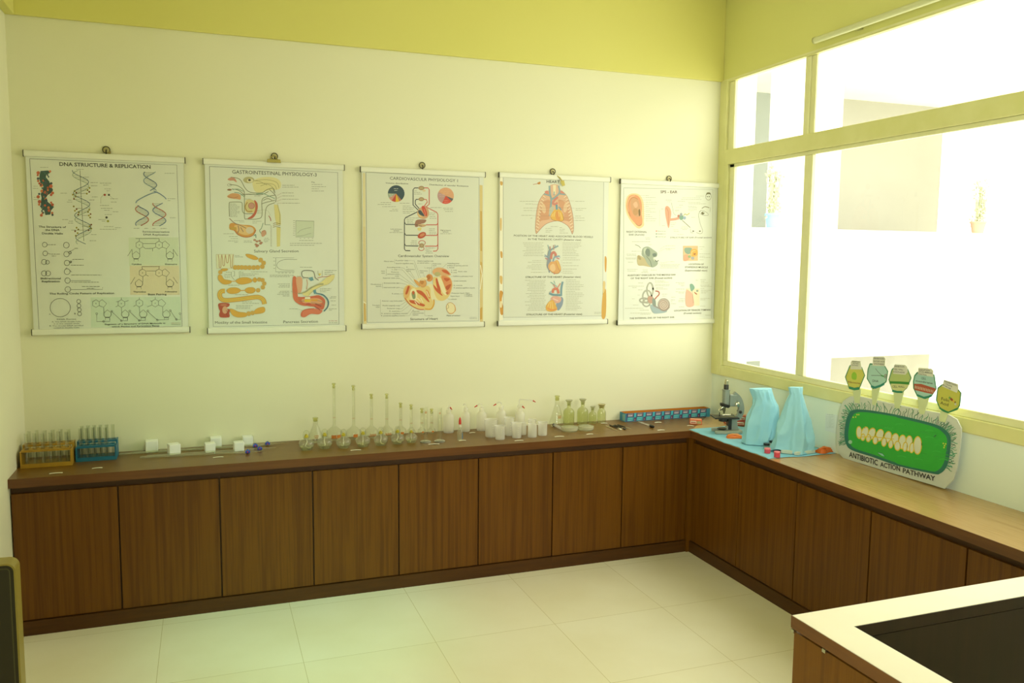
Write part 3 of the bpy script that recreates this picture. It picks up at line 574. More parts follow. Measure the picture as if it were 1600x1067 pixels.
a.L('#3f6c80', [(540,560),(570,598),(640,612),(690,655),(710,705),(695,765),(655,810)], 15, 1).L('#7aa0ac', [(560,600),(640,622),(685,665),(700,710)], 4, 1).P('#5b93a8', [(472,412),(520,400),(535,440),(500,450),(485,435)]).P('#4a86a0', [(525,560),(560,548),(565,600),(540,605)])
a.L('#5c5650', [(470,412),(405,402),(392,352),(420,326),(520,330),(545,375),(552,410),(592,440)], 8, 1).L('#a9a57a', [(350,600),(430,580),(500,530),(590,490),(650,485)], 14, 1).L('#77795c', [(350,605),(430,588),(500,538),(590,498),(650,492)], 3, 1).L('#b04a38', [(580,415),(640,400),(700,395),(740,380)], 6, 1).L('#c98a6a', [(450,430),(460,480),(450,550)], 8, 1)
a.L('#77795c', [(585,325),(585,370),(605,385)], 3).L('#77795c', [(635,325),(635,400)], 3).P('#e6cc4c', [(590,360),(625,362),(605,388)]).L('#77795c', [(260,572),(340,600)], 2).L('#77795c', [(345,780),(400,800)], 2)
a.build(t)

# chart 3
t = chart(*CH[2], 'wall chart on cardiovascular physiology with two pie charts, yellowed side margins', 0); a = art_for(t)
a.fr(550, 240, 770, 809).P('#e0cd94', [(62,420),(78,420),(84,990),(66,1000)]).P('#e6d8a4', [(62,110),(76,112),(78,420),(62,420)]).P('#dcc27c', [(733,180),(750,182),(752,975),(735,970)]).P('#c79a44', [(737,330),(746,332),(747,560),(738,558)]).P('#d4a850', [(737,620),(748,625),(748,700),(738,690)]).P('#cf9c3c', [(735,890),(748,880),(747,950),(735,955)]).P('#cfa04a', [(68,860),(76,860),(80,960),(70,965)]).L('#fbf6dc', [(738,640),(748,700),(736,780)], 4).L('#fbf6dc', [(66,850),(80,862)], 4)
a.P('#dfe2d2', [(80,107),(730,138),(728,960),(87,970)]).L(INK, [(80,107),(730,138),(728,960),(87,970),(80,107)], 2)
a.fr(555, 250, 770, 1529).T('CARDIOVASCULR PHYSIOLOGY 1', 385, 218, 1140, 246, 33, bold=.15).T('Volume distribution', 337, 262, 590, 270, 15, bold=.6).T('Distribution of vascular Resistance', 825, 280, 1258, 298, 15, bold=.6)
def pie(cu, cv, r, sl):
    for c, a0, a1 in sl: a.P(c, [(cu, cv)]+[(cu+r*math.cos(math.radians(a0+(a1-a0)*k/16)), cv-r*math.sin(math.radians(a0+(a1-a0)*k/16))) for k in range(17)])
pie(455, 373, 93, [('#1f3646', -50, 178), ('#93a08c', 178, 212), ('#cc8a78', 212, 238), ('#c03424', 238, 266), ('#e6b41c', 266, 292), ('#b0684a', 292, 310)])
pie(1005, 397, 91, [('#dd9a70', -22, 152), ('#b9898a', 152, 244), ('#cf3526', 244, 318), ('#464a58', 318, 338)])
for u0, v, u1, c in ((428,318,478,'#dfe2d2'),(435,338,472,'#dfe2d2'),(375,385,425,'#e8ead8'),(385,400,410,'#e8ead8'),(940,325,1055,'#e9b48c'),(945,347,1050,'#e9b48c'),(975,368,1040,'#e9b48c'),(925,385,995,'#d2aab0'),(935,405,990,'#d2aab0'),(985,450,1035,'#e88a7c'),(985,470,1035,'#e88a7c')): a.D(u0, v, u1, 7, c)
bk, rd_ = '#23292c', '#c22a1e'
for p in ([(700,310),(660,310),(643,330),(643,500),(705,562)],[(700,437),(678,437),(668,452),(668,490),(740,575)],[(700,572),(560,640),(547,662),(547,990),(560,1006),(612,1008)],[(547,690),(562,716),(672,717)],[(547,810),(562,835),(700,836)],[(547,930),(562,953),(702,955)]): a.L(bk, p, 10)
for p in ([(765,310),(808,310),(822,328),(822,492),(790,518)],[(762,437),(792,440),(800,468),(765,515)],[(775,515),(905,582),(918,604),(918,988),(903,1010),(865,1012)],[(785,720),(905,720),(918,702)],[(780,838),(905,838),(918,820)],[(775,957),(905,957),(918,940)]): a.L(rd_, p, 9)
a.E('#b59a6c', 735, 312, 34, 24).O('#8c6c44', 735, 312, 26, 4, 17).E('#b59a6c', 735, 435, 32, 22).O('#8c6c44', 735, 435, 24, 4, 15).E('#dcc49a', 765, 340, 18, 12)
for p in ([(700,312),(735,290),(768,312)],[(700,312),(735,332),(768,312)],[(700,437),(735,415),(764,437)],[(700,437),(735,455),(764,437)]): a.L('#8a5a44', p, 4, 1)
a.P('#cf9a72', [(688,590),(712,540),(760,515),(805,535),(820,590),(805,635),(765,655),(712,640)], 1).P('#e6c27c', [(695,595),(712,590),(740,630),(770,640),(715,632)], 1).P('#2f3f4c', [(700,565),(728,560),(770,622),(735,615),(708,598)], 1).P('#d03a26', [(738,520),(765,512),(795,575),(797,622),(772,615),(748,565)], 1).L('#e8b08c', [(765,545),(778,590),(775,615)], 4, 1)
a.P('#94604c', [(663,700),(690,664),(785,664),(772,698),(725,712),(700,738),(668,742)], 1).P('#cfa676', [(690,722),(735,712),(790,722),(770,740),(725,745)], 1).P('#e0cf7c', [(692,756),(735,752),(728,782),(702,782)], 1).L(bk, [(665,717),(700,725),(740,735)], 5, 1)
a.E('#b83c22', 740, 836, 50, 32, 28).E('#cf7a50', 745, 832, 30, 16, 28).O('#c24a34', 742, 920, 36, 7, 26).O('#c24a34', 734, 984, 30, 7, 22).E('#b59a72', 738, 950, 30, 26).O('#7a5a3c', 738, 950, 20, 4, 18)
for u0, v, u1 in ((282,473,398),(250,494,398),(300,518,450),(410,548,478),(380,566,475),(495,480,608),(527,512,612),(527,532,655),(527,550,640),(527,572,660),(530,590,612),(655,342,685),(655,360,722),(655,378,740),(700,488,745),(835,528,960),(975,535,1088),(985,552,1088),(1000,572,1085),(820,590,890),(820,608,880),(825,628,890),(825,648,902),(570,645,720),(572,665,655),(575,683,640),(575,700,648),(820,765,885),(820,783,880),(822,803,895),(822,820,900),(625,898,685),(615,918,690),(615,937,690),(780,978,880),(780,998,830),(785,1015,850),(780,1033,862)): a.D(u0, v, u1, 7)
a.T('Low pressure', 393, 772, 518, 774, 12, bold=.3).T('system', 425, 791, 488, 792, 12, bold=.3).D(380, 805, 530, 7).T('High pressure', 947, 785, 1062, 787, 12, bold=.3).T('system', 972, 803, 1035, 804, 12, bold=.3).D(945, 818, 1072, 7)
a.fr(555, 390, 770, 1600).T('Cardiovascular System Overview', 498, 85, 1092, 88, 27).T('Structure of Heart', 640, 821, 962, 815, 27, bold=.15)
for s_, u0, v, u1 in (('Mitral valve',335,142,445),('Posterior cusp',472,132,612),('Anterior papillary cusp',470,166,670),('Ascending aorta',367,212,523),('L. cusp',427,237,487),('Posterior',420,267,508),('(noncoronary)',375,290,508),('cusp',462,312,508),('Aortic',300,256,345),('valve',303,278,345),('Superior vena cava',322,336,513),('Membranous',182,409,303),('septum',238,430,303),('Atrioventricular part',330,394,515),('Interventricular part',332,446,515),('R. atrium',428,518,508),('Anterior cusp (retracted)',310,602,543),('Tricuspid',197,652,283),('valve',237,673,283),('Medial (septal) cusp',317,656,515),('Posterior cusp',372,690,515),('R. ventricle',398,721,510),('R. anterior papillary muscle',305,748,608),('R. posterior papillary muscle',303,774,577),('Muscular',667,722,748),('interventricular',667,743,800),('septum',667,763,733),('L. ventricle',822,774,900),('R.',597,210,610),('pulmonary',597,234,690),('valve',597,254,645),('Pulmonary',750,252,840),('valve',750,273,795),('Anterior papillary cusp',722,138,908),('or mitral valve',722,161,850),('L. atrium',808,217,885),('Pulmonary',902,170,998),('trunk',902,190,945),('Ascending aorta',1070,166,1208),('Orifices of coronary arteries',1070,191,1308),('L. Auricle',1070,214,1152),('L. cusp',1117,244,1180),('R. cusp',1117,270,1180),('Aortic valve',1195,260,1298),('Outflow to pulmonary trunk',1135,316,1368),('Crista terminalis',1147,370,1293),('R. ventricle',1147,422,1245),('R. anterior papillary muscle',1145,450,1390),('Moderator band',1120,512,1260),('Septal band',1107,546,1210),('Septo-',1283,510,1335),('marginal',1283,528,1357),('trabecula',1283,546,1362),('L. ventricle',1092,582,1178)):
    a.T(s_, u0, v, u1, v, 13, '#4d4f3e')
a.T('Plane of section', 1062, 773, 1220, 772, 13, bold=.5)
for p in ([(458,112),(458,165)],[(360,225),(360,305)],[(316,385),(316,450)],[(292,580),(292,760)],[(1270,500),(1270,550)],[(612,128),(685,128),(760,325)],[(670,162),(680,162),(740,330)],[(523,210),(560,212),(690,345)],[(490,233),(545,233),(735,440)],[(512,285),(700,430)],[(515,335),(640,400)],[(515,388),(600,405)],[(515,442),(560,450)],[(508,516),(560,512)],[(543,598),(600,580)],[(515,655),(610,590)],[(515,688),(540,688),(630,600)],[(510,718),(540,716),(640,640)],[(608,742),(660,675)],[(580,770),(630,768),(680,690)],[(640,255),(690,330)],[(790,285),(830,360)],[(850,158),(890,158),(890,280)],[(862,220),(862,290)],[(915,195),(915,240)],[(1065,162),(1010,215)],[(1130,312),(1110,315)],[(1140,365),(1110,365)],[(1140,418),(1100,425)],[(1100,505),(1060,500)],[(1085,577),(1010,500)],[(808,640),(808,770),(822,770)]): a.L('#7f8168', p, 2)
tn, rr_, lt = '#e8c878', '#c84a1c', '#efe2b0'
a.P(lt, [(835,420),(900,405),(930,470),(960,560),(1020,590),(940,590),(905,560),(922,640),(890,690),(820,695),(800,600)], 1)
a.P(tn, [(560,470),(590,420),(640,408),(700,440),(760,430),(830,420),(870,450),(880,560),(915,620),(890,690),(820,700),(740,692),(670,668),(610,620),(568,560)], 1)
a.P('#e0a860', [(570,480),(600,425),(640,420),(650,470),(610,560),(580,555)], 1).P(rr_, [(592,480),(612,425),(632,430),(615,490),(600,520),(583,515)], 1).P(lt, [(640,480),(690,450),(720,520),(700,590),(640,580)], 1).P('#7d8a5c', [(655,500),(690,490),(700,560),(670,570)], 1).P(rr_, [(660,490),(680,480),(690,500),(675,525)], 1)
a.P(rr_, [(712,472),(770,480),(820,530),(862,605),(840,600),(780,540),(730,505)], 1).P('#e0863c', [(820,470),(850,480),(875,560),(850,560)], 1).P(rr_, [(628,588),(700,592),(745,615),(808,640),(790,660),(720,640),(650,620)], 1).L(rr_, [(575,560),(640,640),(730,690),(800,695)], 9, 1).L('#e0a02c', [(810,690),(880,690),(915,630),(912,580)], 16, 1)
for p in ([(720,560),(760,600)],[(700,590),(750,630)],[(830,480),(860,550)],[(690,600),(720,640)],[(760,560),(790,620)]): a.L('#f3e8c4', p, 8, 1)
a.P('#e09a48', [(682,345),(735,375),(752,430),(715,405),(690,370)], 1).E('#dd9a50', 787, 390, 42, 48).E('#c47830', 775, 378, 22, 26).E('#d9853a', 862, 328, 40, 44).E('#b56020', 852, 322, 22, 28).P(lt, [(720,340),(820,320),(830,350),(740,360)], 1).O('#b5783c', 787, 390, 42, 3, 48)
a.P(tn, [(905,330),(960,320),(1010,300),(1090,310),(1128,390),(1118,480),(1075,560),(1010,595),(950,570),(915,480)], 1).P('#dda46c', [(900,245),(960,208),(1050,225),(1112,290),(1060,305),(990,300),(915,290)], 1).P(rr_, [(1008,235),(1062,240),(1098,288),(1050,275),(1015,255)], 1).E('#b5ac70', 955, 285, 36, 26)
a.P('#dc8248', [(1000,310),(1060,310),(1110,345),(1122,420),(1090,520),(1060,480),(1025,390)], 1).P(rr_, [(1030,330),(1100,340),(1060,370)], 1).P('#b84418', [(1050,430),(1110,400),(1100,440),(1070,470)], 1).P(rr_, [(905,405),(950,450),(1015,530),(990,525),(930,470)], 1).P(rr_, [(935,340),(960,350),(995,480),(985,520),(950,440)], 1).P(lt, [(955,335),(1000,340),(1060,520),(1010,490)], 1).P('#c86434', [(1050,500),(1080,490),(1075,525)], 1)
a.E('#eddfae', 1110, 680, 50, 66, 12).O('#c8843c', 1110, 680, 50, 5, 66, 12).L('#d9943c', [(1150,640),(1165,700),(1130,740),(1090,740)], 9, 1).L('#8c7a50', [(1075,630),(1085,670),(1060,690)], 4, 1)
a.D(1330, 788, 1412, 5).D(1330, 802, 1414, 5)
a.build(t)

# chart 4
t = chart(*CH[3], 'wall chart headed HEART with three heart drawings and orange-stained margins', 0); a = art_for(t)
a.fr(765, 255, 960, 785).P('#f7f3da', [(64,85),(84,85),(84,985),(60,990)]).P('#dfe2d2', [(85,78),(718,110),(710,960),(85,970)]).L(INK, [(85,78),(718,110),(710,960),(85,970),(85,78)], 2)
for c, p in (('#d8a24a',[(66,115),(82,118),(80,138),(68,136)]),('#dcb060',[(66,350),(76,352),(74,420),(66,415)]),('#d4993c',[(68,555),(80,560),(80,595),(70,590)]),('#dcae5c',[(64,710),(80,715),(78,760),(66,750)]),('#d08a24',[(64,805),(84,812),(76,860),(84,900),(84,950),(68,945),(62,870)]),('#f3e3b0',[(66,870),(78,872),(76,905),(66,905)]),('#d0922c',[(724,590),(736,600),(733,680),(725,670)]),('#d39a34',[(712,820),(732,800),(730,960),(704,965)]),('#dfc07c',[(714,745),(728,750),(724,800),(712,815)]),('#c4802c',[(300,124),(318,116),(319,130),(306,133)])): a.P(c, p, 1)
a.L('#a5562c', [(273,134),(312,127)], 3)
a.fr(770, 260, 960, 1448).T('HEART', 640, 195, 795, 201, 32, bold=1).T('POSITION OF THE HEART AND ASSOCIATED BLOOD VESSELS', 250, 833, 1192, 850, 21, '#4a4a26', .6).T('IN THE THORACIC CAVITY (Anterior view)', 420, 876, 1050, 885, 21, '#4a4a26', .6)
a.P('#dcab88', [(660,290),(605,330),(548,420),(518,560),(505,740),(518,805),(545,765),(620,695),(720,655),(800,655),(880,700),(925,760),(945,808),(962,750),(955,600),(925,460),(880,350),(820,290),(780,265),(700,265)], 1)
a.P('#d4936c', [(640,400),(590,440),(560,560),(548,650),(620,640),(675,620),(665,560),(690,480),(680,405)], 1).P('#d4936c', [(780,395),(850,420),(905,510),(925,645),(850,645),(845,560),(795,480)], 1).E('#e3bc94', 605, 500, 26, 60, 10).E('#e3bc94', 865, 490, 24, 60, -10)
a.P('#e3b08c', [(560,660),(640,640),(720,648),(800,650),(900,655),(945,760),(880,690),(800,655),(720,655),(620,692),(530,780)], 1)
for k in range(12):
    f = k/11; lu = 600-85*f**.6; lv = 350+f*400; ru = 870+80*f**.6
    a.L('#f0d8b4', [(lu-4, lv), (lu+26, lv+22)], 9).L('#a8684c', [(lu-4, lv+12), (lu+24, lv+32)], 3).L('#f0d8b4', [(ru+8, lv), (ru-22, lv+22)], 9).L('#a8684c', [(ru+8, lv+12), (ru-20, lv+32)], 3)
a.L('#9c6448', [(660,290),(605,330),(548,420),(518,560),(505,740),(518,805)], 4, 1).L('#9c6448', [(820,290),(880,350),(925,460),(955,600),(962,750),(945,808)], 4, 1).L('#e8c8a0', [(560,440),(545,560),(548,650)], 8, 1).L('#8c5a48', [(520,800),(620,695),(720,655),(800,655),(900,715),(945,808)], 4, 1)
a.P('#dcae90', [(685,222),(780,222),(795,310),(765,335),(700,335),(665,300)], 1).P('#efe0b8', [(715,222),(752,222),(748,330),(720,330)]).P('#d47a68', [(618,300),(655,290),(665,345),(630,320)], 1).P('#d47a68', [(800,290),(835,300),(850,325),(800,330)], 1)
bl = '#6a8fa0'
for p, w_ in (([(674,230),(680,330),(695,390),(690,470),(676,590)], 22), ([(783,230),(793,310),(745,365),(700,392)], 20), ([(608,328),(690,350)], 16), ([(862,335),(785,325)], 16), ([(730,300),(728,345)], 12)): a.L(bl, p, w_, 1).L('#8fb0bc', p, w_*.3, 1)
a.L('#cf7668', [(775,365),(735,400),(715,440),(745,450),(770,430)], 26, 1).P('#b8b9aa', [(672,510),(700,480),(730,490),(700,560),(675,590)], 1).P('#e2a83c', [(688,602),(700,560),(732,520),(790,512),(830,560),(843,620),(828,650),(760,648),(705,632)], 1).P('#dc8a3c', [(760,530),(790,560),(800,640),(760,640),(745,580)], 1).L('#8c5a28', [(688,602),(705,632),(760,648),(828,650),(843,620),(830,560)], 4, 1)
for p in ([(720,560),(700,600)],[(740,540),(725,600)],[(800,550),(825,630)],[(780,540),(790,600)]): a.L('#f3d890', p, 5, 1)
a.L('#4f8ca6', [(758,455),(762,515)], 26).L('#6a8fa0', [(785,480),(815,520)], 16)
for u0, v, u1 in ((320,415,498),(388,447,475),(362,496,472),(365,525,472),(338,582,472),(448,616,472),(980,415,1090),(985,500,1112),(985,520,1070),(980,592,1050),(980,615,1090),(980,643,1095),(688,716,780),(625,738,702),(628,762,712),(628,782,685),(795,728,822),(795,748,860),(795,768,850),(792,793,898)): a.D(u0, v, u1, 7, '#8f8f68')
for p in ([(498,415),(690,425)],[(475,452),(560,452)],[(472,496),(680,495)],[(472,527),(690,525)],[(472,585),(690,592)],[(970,412),(780,408)],[(975,497),(790,492)],[(975,615),(840,612)],[(975,643),(840,640)]): a.L('#9c7458', p, 2)
a.fr(770, 370, 960, 1398).T('STRUCTURE OF THE HEART (Anterior view)', 375, 473, 1010, 470, 20, '#4a4a26', .6).T('STRUCTURE OF THE HEART (Posterior view)', 385, 903, 1025, 897, 20, '#4a4a26', .6)
for k in range(9): a.D(345+random.uniform(-10, 40), 68+k*18.5, 585-k % 2*15, 6, '#8f8f68').D(800, 68+k*18.5, 960+random.uniform(-20, 60), 6, '#8f8f68')
for v in (272, 292, 316, 335, 355, 374, 408): a.D(380+random.uniform(0, 80), v, 562, 6, '#8f8f68').L('#a8a484', [(566, v), (625, v-4)], 2).L('#a8a484', [(780, v), (800, v)], 2)
for v in (242, 265, 300, 331, 370, 395, 417): a.D(803, v, 900+random.uniform(0, 120), 6, '#8f8f68')
for k in range(19): a.D(380+random.uniform(-20, 60), 500+k*19, 608-(k % 3)*8, 6, '#8f8f68').D(838, 493+k*19.2, 960+random.uniform(-20, 90), 6, '#8f8f68')
a.P('#7c8698', [(622,290),(628,200),(645,150),(668,150),(668,280),(645,330),(655,395),(632,370),(618,330)], 1)
for c, p, w_ in (('#7a9aa4',[(645,240),(655,165),(700,130),(752,104)],18),('#7a9aa4',[(630,92),(650,150)],10),('#b8786c',[(655,110),(662,150)],12),('#b8786c',[(697,95),(700,150)],10),('#7a9aa4',[(715,92),(720,130)],8),('#c46c5c',[(668,255),(675,200),(700,178),(722,205),(715,230)],30),('#7893b0',[(690,290),(708,235),(768,222)],18),('#c47a88',[(730,240),(765,255)],14),('#7893b0',[(595,205),(630,230)],9),('#c47a88',[(600,245),(632,260)],12),('#7893b0',[(590,222),(628,235)],7),('#7893b0',[(750,215),(775,238)],7)): a.L(c, p, w_, 1)
a.P('#dc9a58', [(635,335),(660,290),(700,282),(745,268),(775,330),(781,385),(752,420),(700,420),(652,385)], 1).P('#e8ba84', [(660,330),(700,310),(720,370),(690,400),(660,375)], 1).L('#e2c24c', [(735,275),(755,330),(775,370)], 7, 1).L('#b5783c', [(725,290),(745,350),(770,400)], 4, 1).L('#8c5a34', [(652,385),(700,420),(752,420),(781,385)], 5, 1).L('#7c8698', [(645,390),(650,412)], 14).L('#c46c5c', [(705,412),(708,430)], 14)
a.P('#7c8ea8', [(782,690),(808,712),(800,780),(762,842),(735,832),(728,770),(770,740)], 1).P('#dd9e8c', [(660,712),(705,680),(782,700),(772,750),(720,762),(690,730)], 1)
for c, p, w_ in (('#5e8a96',[(648,648),(690,665),(780,670)],24),('#668ea0',[(785,680),(788,590),(802,515)],24),('#cf664c',[(690,645),(695,608),(738,598),(755,650)],30),('#d07864',[(725,600),(705,560),(690,545)],12),('#d07864',[(742,590),(775,535)],12),('#7ab0a8',[(662,520),(700,545),(740,575)],9),('#7ab0a8',[(700,505),(715,540)],8),('#a0a8c0',[(650,640),(670,625)],10),('#f0c4b4',[(690,710),(750,735)],12)): a.L(c, p, w_, 1)
a.P('#e2a43c', [(608,800),(650,740),(692,728),(725,790),(738,835),(690,858),(622,850)], 1).L('#dc7a3c', [(625,820),(680,840),(730,830)], 12, 1)
for p in ([(655,745),(630,800)],[(680,740),(690,830)],[(665,745),(660,820)]): a.L('#f3d07c', p, 6, 1)
a.D(1165, 868, 1245, 5).D(1165, 882, 1240, 5)
a.build(t)
b = MB(); b.tube([(.0, -.005, .895), (.02, -.013, .88), (.034, -.014, .862)], .0035, 6); b.prism([(.022, .862), (.046, .868), (.054, .838), (.036, .832)], -.0125, -.0115, 'xz')
b.build('paper_tag', mat('tag_paper', '#c8b860', .7), t, (.002, 0, 0))

# chart 5
t = chart(*CH[4], 'wall chart headed SPS EAR with ear anatomy drawings beside the window', 0); a = art_for(t); I5 = '#5a5030'
a.fr(955, 265, 1135, 739).L('#8a8c6c', [(80,117),(652,128),(643,965),(78,978),(80,117)], 2)
a.fr(960, 270, 1130, 1395).T('SPS - EAR', 590, 260, 808, 262, 34, '#5f4526', 1).T('RIGHT EXTERNAL', 155, 766, 415, 768, 22, I5, .5).T('EAR (Auricle)', 187, 803, 382, 802, 20, I5, .5).T('STRUCTURE OF EAR (Frontal section)', 715, 840, 1245, 838, 20, I5, .4)
a.P('#f1cf94', [(145,360),(180,285),(250,262),(325,285),(370,370),(380,500),(378,620),(375,680),(310,715),(250,670),(190,590),(150,500)], 1)
a.P('#e0905e', [(165,360),(190,300),(250,280),(310,302),(345,370),(352,450),(348,530),(358,600),(352,660),(318,685),(268,650),(208,580),(168,500),(155,430)], 1)
a.P('#cf9466', [(210,350),(250,318),(300,345),(325,420),(330,540),(285,565),(235,520),(210,440)], 1).P('#e3ac84', [(240,400),(280,370),(300,420),(270,450)], 1).L('#b5703c', [(205,560),(180,470),(190,370),(240,315),(300,340)], 7, 1).L('#f0b48c', [(180,500),(172,400),(200,320),(260,292)], 9, 1).E('#c08850', 270, 500, 34, 46).P('#6d5226', [(308,480),(328,470),(332,540),(315,552)], 1).L('#a5663c', [(270,650),(310,680),(350,655)], 6, 1)
a.P('#e39a78', [(652,445),(680,425),(715,460),(728,520),(718,600),(700,700),(685,692),(665,600),(652,520)], 1).L('#bf6c4c', [(665,450),(690,500),(690,600),(695,670)], 6, 1).L('#de9a7c', [(715,600),(780,592),(835,575)], 30, 1).L('#c47a5c', [(720,612),(780,606),(830,592)], 4, 1).E('#b86c58', 825, 555, 18, 18).E('#6f9a84', 858, 572, 28, 34).E('#8fa6c0', 898, 578, 20, 20).E('#8f98a0', 855, 535, 16, 22).L('#b5ac28', [(885,550),(905,528),(930,540),(962,515)], 9, 1)
f_ = '#77754c'
for p, w_ in (([(870,610),(920,655),(972,702)],8),([(975,715),(980,765),(1010,770)],4),([(1110,480),(1078,530),(1085,590),(1105,670),(1130,735),(1122,772),(1090,780),(1050,765)],4),([(1120,458),(1160,434),(1215,448)],9),([(1085,500),(1130,482),(1195,520),(1200,548)],4),([(1095,520),(1140,545),(1195,545)],4),([(1230,440),(1225,500)],3),([(730,380),(745,450),(760,520),(790,545)],3)): a.L(f_, p, w_, 1)
a.E('#5a5428', 1133, 517, 20, 18).E('#f0efd8', 1140, 510, 6, 5).E('#55502c', 1010, 748, 12, 8).E('#55502c', 1095, 748, 12, 8).O(f_, 1205, 305, 36, 5, 44).P('#6d6a44', [(1175,290),(1185,255),(1225,255),(1240,290),(1225,275),(1190,275)], 1).E('#4a482c', 1190, 305, 8, 6).E('#4a482c', 1215, 305, 8, 6)
for u0, v, u1 in ((400,290,440),(400,317,528),(400,347,475),(400,378,550),(400,404,540),(400,431,438),(400,458,524),(400,483,462),(400,502,532),(400,538,458),(400,562,488),(400,588,536),(400,615,525),(1045,297,1145),(870,320,1100),(855,342,1115),(658,350,735),(680,370,715),(810,365,905),(945,380,1100),(950,397,1175),(945,430,1045),(950,447,1060),(945,470,1060),(830,415,880),(790,443,858),(775,480,830),(780,492,820),(955,485,1015),(985,570,1035),(598,463,630),(610,678,655),(720,640,790),(720,662,780),(720,688,760),(865,690,945),(850,708,950),(870,725,930),(755,730,815),(760,752,825),(805,790,890),(225,883,460),(395,830,460),(398,850,455),(435,920,480)): a.D(u0, v, u1, 6, '#a3a078')
for k in range(11): a.L('#b0ac84', [(330, 290+29*k), (395, 290+29.5*k)], 2)
for k, c in enumerate(('#dc8c70', '#8fa08c', '#9ca8a4')): a.E(c, 538, 747+36*k, 9).T(['External ear', 'Middle ear', 'Internal ear'][k], 555, 752+36*k, 660, 752+36*k, 11, '#77754c')
a.L('#a3a078', [(580,470),(580,680)], 2)
a.fr(960, 380, 1130, 1344)
for s_, u0, v0, u1, v1 in (('AUDITORY OSSICLES IN THE MIDDLE EAR',160,406,757,398),('OF THE RIGHT EAR (Frontal section)',200,444,712,437),('LOCATION OF',915,268,1103,269),('STAPEDIUS MUSCLE',870,305,1152,307),('(Superomedial view)',870,346,1145,346),('LOCATION OF TENSOR TYMPANI',740,842,1185,832),('(Frontal section)',855,874,1070,870),('THE INTERNAL EAR OF THE RIGHT EAR',185,938,740,923)): a.T(s_, u0, v0, u1, v1, 20, I5, .4)
a.P('#bcab7c', [(285,155),(340,165),(430,230),(455,292),(360,278),(288,265)], 1).P('#a08c5c', [(285,158),(310,155),(330,200),(300,200)], 1).P('#94a08c', [(338,110),(355,58),(415,42),(480,80),(528,120),(520,165),(480,180),(490,210),(535,235),(520,275),(462,298),(405,250),(375,190),(342,150)], 1).P('#66766a', [(378,82),(425,70),(440,120),(425,165),(390,140)], 1).P('#b8c2ac', [(360,75),(400,55),(380,100),(375,150)], 1).P('#5f7066', [(470,130),(515,125),(515,158),(480,165)], 1).L('#5f6c5c', [(395,160),(440,220),(460,290)], 8, 1).L('#4f5a4c', [(495,200),(520,225),(545,212)], 10, 1).P('#c8cfb8', [(480,185),(500,190),(495,220)], 1).L('#77795c', [(255,18),(300,35),(322,60)], 6, 1)
a.P('#ddb884', [(848,32),(1030,32),(1030,215),(850,218)]).P('#7f9c88', [(868,60),(950,60),(955,110),(910,135),(870,110)], 1).P('#e3a43c', [(950,80),(1000,70),(1028,100),(1020,150),(960,165),(938,130)], 1).L('#f0cf84', [(950,150),(960,100),(1000,90)], 7, 1).P('#df9a78', [(855,150),(900,140),(925,180),(900,215),(855,215)], 1).E('#9c9ca4', 965, 184, 20, 20).P('#9c4a2c', [(975,130),(1005,125),(990,145)], 1).E('#8fa86c', 925, 165, 20, 16)
a.P('#f0dfb8', [(885,560),(1050,560),(1050,770),(885,770)]).P('#e6ac92', [(885,585),(940,600),(968,650),(978,770),(885,770)], 1).P('#74a08c', [(932,510),(965,505),(990,550),(960,590),(940,580)], 1).L('#8c5a44', [(960,590),(970,680),(972,740)], 4, 1).P('#b5583c', [(985,600),(1020,625),(1012,635),(988,615)], 1).E('#8c9c8c', 1022, 588, 14, 14)
lb = '#9c9c8c'
a.O(lb, 440, 575, 38, 18, 86).O('#b8b8a4', 440, 575, 38, 6, 86).O(lb, 405, 660, 55, 18, 78).O('#b8b8a4', 405, 660, 55, 6, 78).O(lb, 368, 705, 56, 17, 28).O(lb, 395, 735, 45, 16, 45).P('#b88a74', [(410,670),(450,650),(490,690),(470,740),(420,730)], 1)
a.P('#93a9b0', [(440,770),(490,760),(560,800),(640,820),(640,850),(560,866),(480,860)], 1).P('#77857c', [(470,680),(505,700),(510,780),(470,760)], 1)
a.E('#a0938a', 610, 760, 76, 82).E('#baa89a', 606, 758, 60, 64)
a.L('#8a6c62', [(606+(66-k*1.55)*math.cos(k*.42), 760+(70-k*1.6)*math.sin(k*.42)) for k in range(40)], 7).L('#d8c0ae', [(606+(58-k*1.4)*math.cos(k*.42+.2), 760+(62-k*1.45)*math.sin(k*.42+.2)) for k in range(38)], 4).L('#8a7c74', [(480,770),(540,800),(620,835),(680,790)], 12, 1)
a.L('#b04c38', [(505,590),(545,598),(552,630),(520,665),(500,690)], 14, 1)
for u0, v, u1 in ((1045,43,1108),(1048,72,1085),(1045,132,1185),(1050,160,1110),(1050,176,1185),(1050,205,1100),(210,98,265),(148,135,270),(155,152,270),(135,182,265),(145,196,265),(165,235,232),(688,228,740),(560,262,810),(568,280,790),(565,302,790),(155,322,285),(160,342,262),(345,325,410),(350,345,410),(330,360,418),(445,332,525),(630,32,750),(625,65,745),(640,80,700),(290,490,352),(170,530,365),(220,548,270),(290,576,345),(285,640,315),(215,686,250),(230,762,295),(130,803,355),(310,825,425),(195,862,455),(320,877,445),(500,466,620),(500,482,670),(505,508,680),(500,525,680),(510,550,600),(510,566,655),(585,628,655),(590,650,640),(700,665,755),(695,700,750),(695,720,720),(700,746,760),(755,488,865),(790,505,865),(820,524,865),(760,567,865),(755,600,865),(790,615,865),(800,685,865),(790,705,865),(785,720,865),(795,785,860),(1060,450,1125),(1065,470,1110),(1065,490,1155),(1060,518,1170),(1065,535,1200),(1062,560,1110),(1065,582,1195),(1068,600,1160),(1068,615,1130),(1060,682,1180),(1060,698,1120),(1060,776,1118),(1000,458,1035),(1120,888,1190)): a.D(u0, v, u1, 6, '#a3a078')
